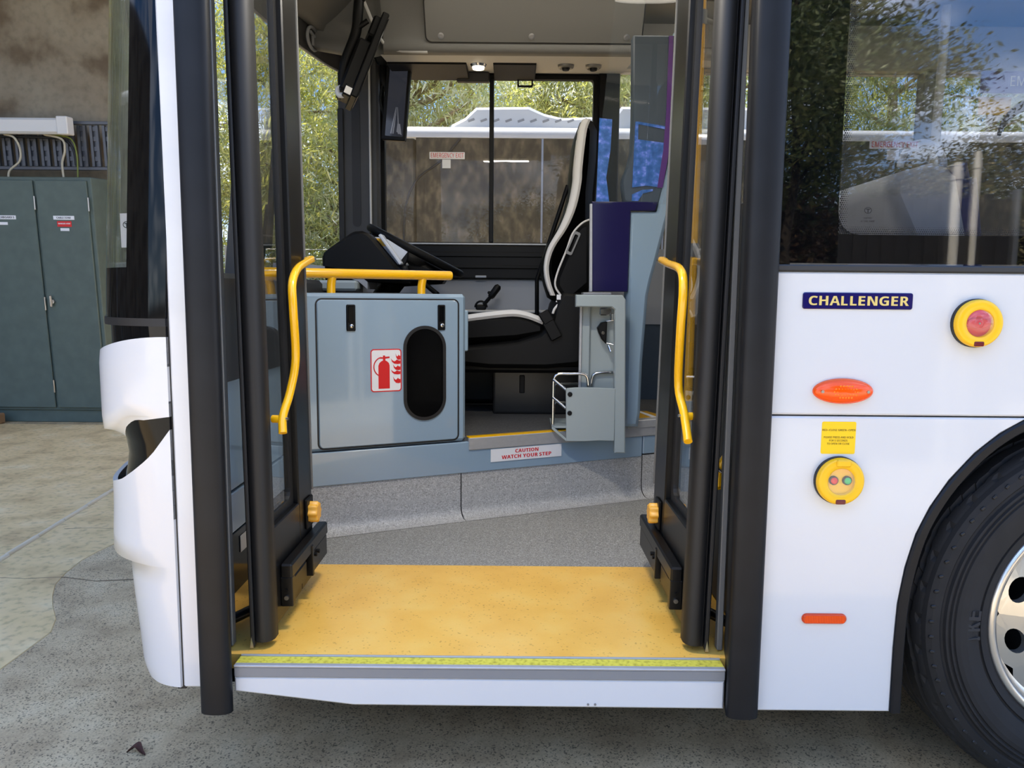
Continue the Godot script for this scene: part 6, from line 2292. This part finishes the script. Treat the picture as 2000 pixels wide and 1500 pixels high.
func parked_bus() -> void:
	var t := thing("parked_bus", "second white bus parked behind, seen through the driver's window", "bus", Vector3(3.0, 0, -7.5))
	var o := -t.position
	var b = MB.new()
	var z0 := -6.3
	# body below the glass and the white roof edge above
	b.bar(Vector3(-1.35, 0.3, -8.75) + o, Vector3(9.5, 1.30, z0) + o, 0.05)
	part(t, "lower_body", b, M.white_paint)
	b = MB.new()
	var rows := []
	for k in 9:
		var a := PI / 2 * k / 8
		rows.append([Vector3(-1.30 + 0.12 * (1 - cos(a)), 2.84 + 0.13 * sin(a), z0 - 0.15 + 0.15 * cos(a)) + o, Vector3(9.5, 2.84 + 0.13 * sin(a), z0 - 0.15 + 0.15 * cos(a)) + o])
	rows.append([Vector3(-1.1, 3.0, -7.5) + o, Vector3(9.5, 3.0, -7.5) + o])
	rows.append([Vector3(-1.1, 2.97, -8.6) + o, Vector3(9.5, 2.97, -8.6) + o])
	rows.append([Vector3(-1.2, 2.75, -8.75) + o, Vector3(9.5, 2.75, -8.75) + o])
	b.shell(rows, func(p): return p + (Vector3(p.x, 2.0, 0.0) - p) * 0.04)
	part(t, "roof", b, M.white_paint)
	# wheels
	for x in [0.9, 6.6]:
		for z in [-6.45, -8.6]:
			var T := Transform3D(Basis(Vector3.RIGHT, PI / 2 if z > -7 else -PI / 2), Vector3(x, 0.48, z) + o)
			b = MB.new()
			b.disc([Vector2(0.48, -0.26), Vector2(0.48, -0.02), Vector2(0.45, 0.0), Vector2(0.36, 0.01), Vector2(0.29, -0.01), Vector2(0.28, -0.06)].duplicate(), T, 40)
			var ty := part(t, "tyre", b, M.tyre)
			b = MB.new()
			b.disc([Vector2(0.285, -0.05), Vector2(0.26, -0.02), Vector2(0.25, -0.08), Vector2(0.12, -0.06), Vector2(0.10, 0.0), Vector2(0.0, 0.0)].duplicate(), T, 40)
			part(ty, "rim", b, M.alloy)
	# glass band, in panes
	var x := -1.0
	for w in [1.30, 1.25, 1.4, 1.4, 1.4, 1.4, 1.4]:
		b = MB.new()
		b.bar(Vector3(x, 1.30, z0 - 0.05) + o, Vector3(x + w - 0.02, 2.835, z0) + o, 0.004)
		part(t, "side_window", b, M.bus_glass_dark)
		b = MB.new()
		b.bar(Vector3(x + w - 0.02, 1.30, z0 - 0.05) + o, Vector3(x + w, 2.835, z0 - 0.004) + o)
		part(t, "window_joint", b, M.galvanised)
		x += w
	# nose: screen pillar with a curved black line
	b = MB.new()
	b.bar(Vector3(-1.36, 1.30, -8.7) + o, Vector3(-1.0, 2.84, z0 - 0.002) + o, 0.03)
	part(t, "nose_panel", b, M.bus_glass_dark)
	b = MB.new()
	b.tube(smooth_path([Vector3(-1.12, 1.3, z0 + 0.004) + o, Vector3(-1.12, 2.05, z0 + 0.004) + o, Vector3(-1.0, 2.40, z0 + 0.004) + o, Vector3(-0.75, 2.60, z0 + 0.004) + o, Vector3(-0.55, 2.82, z0 + 0.004) + o], 5), 0.012, 6)
	part(t, "nose_line", b, M.black_rubber)
	# roof unit with louvres
	b = MB.new()
	b.extrude(pts2([-0.70, 2.93, -0.66, 3.02, -0.52, 3.09, -0.40, 3.20, 0.15, 3.21, 0.32, 3.14, 0.50, 3.10, 1.05, 3.12, 1.12, 3.22, 2.6, 3.22, 2.8, 2.93]), -8.0, -6.55, Transform3D(Basis(), o), 0.03)
	var ru := part(t, "roof_unit", b, M.white_paint)
	for k in 9:
		b = MB.new()
		b.box(Vector3(-0.45 + k * 0.13, 3.065, -6.548) + o, Vector3(0.07, 0.022, 0.01), 0.0, Basis(Vector3(0, 0, 1), 0.35))
		part(ru, "louvre", b, M.wall_grey)


func reflected_side() -> void:
	# what stands across the yard, behind the camera, and shows in the bus's side glass
	var green := [Color(0.07, 0.10, 0.035), Color(0.10, 0.13, 0.045), Color(0.14, 0.16, 0.06)]
	var rust := [Color(0.16, 0.09, 0.045), Color(0.10, 0.10, 0.035), Color(0.20, 0.12, 0.06)]
	var olive := [Color(0.13, 0.12, 0.045), Color(0.17, 0.14, 0.06), Color(0.08, 0.09, 0.03)]
	var bunch := leaf_bunch(20, 0.075, 0.014, 0.11, 0.35, 8)
	var tips := []
	for q in [[-0.3, 2.6], [0.2, 3.0], [0.5, 2.7], [-0.5, 3.3], [0.1, 3.6], [0.6, 3.5], [0.3, 4.2], [-0.4, 4.1], [0.0, 4.8], [0.6, 4.6], [1.0, 3.9], [0.9, 3.2], [1.35, 3.45], [-0.9, 3.0], [-1.1, 3.8], [-0.7, 4.6], [-1.5, 3.4], [-1.3, 4.4], [-0.2, 5.2], [0.4, 5.3]]:
		tips.append(Vector3(q[0], q[1], rng.randfn(0, 0.5)))
	plant("broadleaf_tree", "dark leafy tree across the yard, reflected in the side window", "tree", "", Vector3(2.75, 0, 6.2), [Vector3(0.0, 0, 0), Vector3(0.12, 0.9, 0), Vector3(0.02, 1.7, 0), Vector3(0.1, 2.6, 0), Vector3(0.0, 4.2, 0)], [0.07, 0.03], tips, 0.23, 2600, bunch, green, M.leaf_dark, M.dark_bark, 401)
	var places := [
		[Vector3(3.4, 0, 7.8), 2.5, 1.1, 1500, rust, "rust tinged bush beside the reflected tree"],
		[Vector3(2.2, 0, 7.4), 2.6, 1.0, 1300, rust, "brownish bush left of the reflected tree"],
		[Vector3(4.9, 0, 8.2), 2.7, 1.2, 1600, olive, "olive bush behind the dark sheet fence"],
		[Vector3(6.7, 0, 8.4), 3.3, 1.2, 1700, olive, "tall olive bush at the right of the reflected hedge"],
		[Vector3(8.6, 0, 8.6), 3.2, 1.3, 1400, green, "green bush at the far right of the reflected hedge"],
		[Vector3(0.2, 0, 9.0), 3.0, 1.3, 900, green, "green bush across the yard behind the camera"],
		[Vector3(-3.0, 0, 9.6), 3.2, 1.5, 900, olive, "olive bush across the yard before the bus nose"]]
	var k := 0
	for q in places:
		var r := RandomNumberGenerator.new()
		r.seed = 500 + k
		var tp := []
		for i in 26:
			var y: float = q[1] * r.randf_range(0.12, 1.0)
			var a := r.randf() * TAU
			var d: float = q[2] * sqrt(r.randf()) * sqrt(maxf(0.1, 1.0 - pow(y / q[1], 2.0) * 0.75))
			tp.append(Vector3(cos(a) * d, y, sin(a) * d * 0.6))
		plant("bush", q[5], "bush", "bushes across the yard", q[0], [Vector3(0, 0, 0), Vector3(0.1, q[1] * 0.3, 0), Vector3(0, q[1] * 0.7, 0)], [0.05, 0.02], tp, 0.24, int(q[3] * 1.5), bunch, q[4], M.leaf_dark, M.dark_bark, 520 + k)
		k += 1
	# dark sheet fence
	var t := thing("sheet_fence", "dark ribbed sheet fence across the yard, reflected in the side window", "fence", Vector3(2.4, 0, 4.0))
	var b = MB.new()
	for j in 12:
		b = MB.new()
		b.bar(Vector3(j * 0.105, 0.05, -0.01), Vector3(j * 0.105 + 0.075, 2.0 + 0.02 * sin(j * 2.1), 0.01), 0.004)
		b.bar(Vector3(j * 0.105 + 0.075, 0.05, 0.0), Vector3(j * 0.105 + 0.105, 1.99, 0.02), 0.003)
		part(t, "sheet", b, M.fence_sheet)
	b = MB.new()
	b.bar(Vector3(1.27, 0, -0.03), Vector3(1.31, 2.05, 0.03), 0.004)
	part(t, "post", b, M.galvanised)
	for q in [[0.78, 0.032, 2.22, "thicker"], [0.92, 0.022, 2.30, "thinner"]]:
		b = MB.new()
		var x: float = 2.4 + q[0]
		b.tube([Vector3(x, 0, 3.88), Vector3(x, 0.25, 3.88), Vector3(x, q[2] - 0.05, 3.88), Vector3(x, q[2], 3.88)], [q[1] * 1.1, q[1], q[1], q[1] * 0.75], 14)
		b.tube([Vector3(x, 0.34, 3.88), Vector3(x, 0.37, 3.88)], q[1] * 1.25, 12)
		b.tube([Vector3(x, q[2] - 0.12, 3.88), Vector3(x, q[2] - 0.08, 3.88)], q[1] * 1.15, 12)
		var o := single("vent_pipe", b, M.pvc, q[3] + " white vent pipe standing before the dark sheet fence", "pipe")
		o.set_meta("group", "vent pipes by the fence")
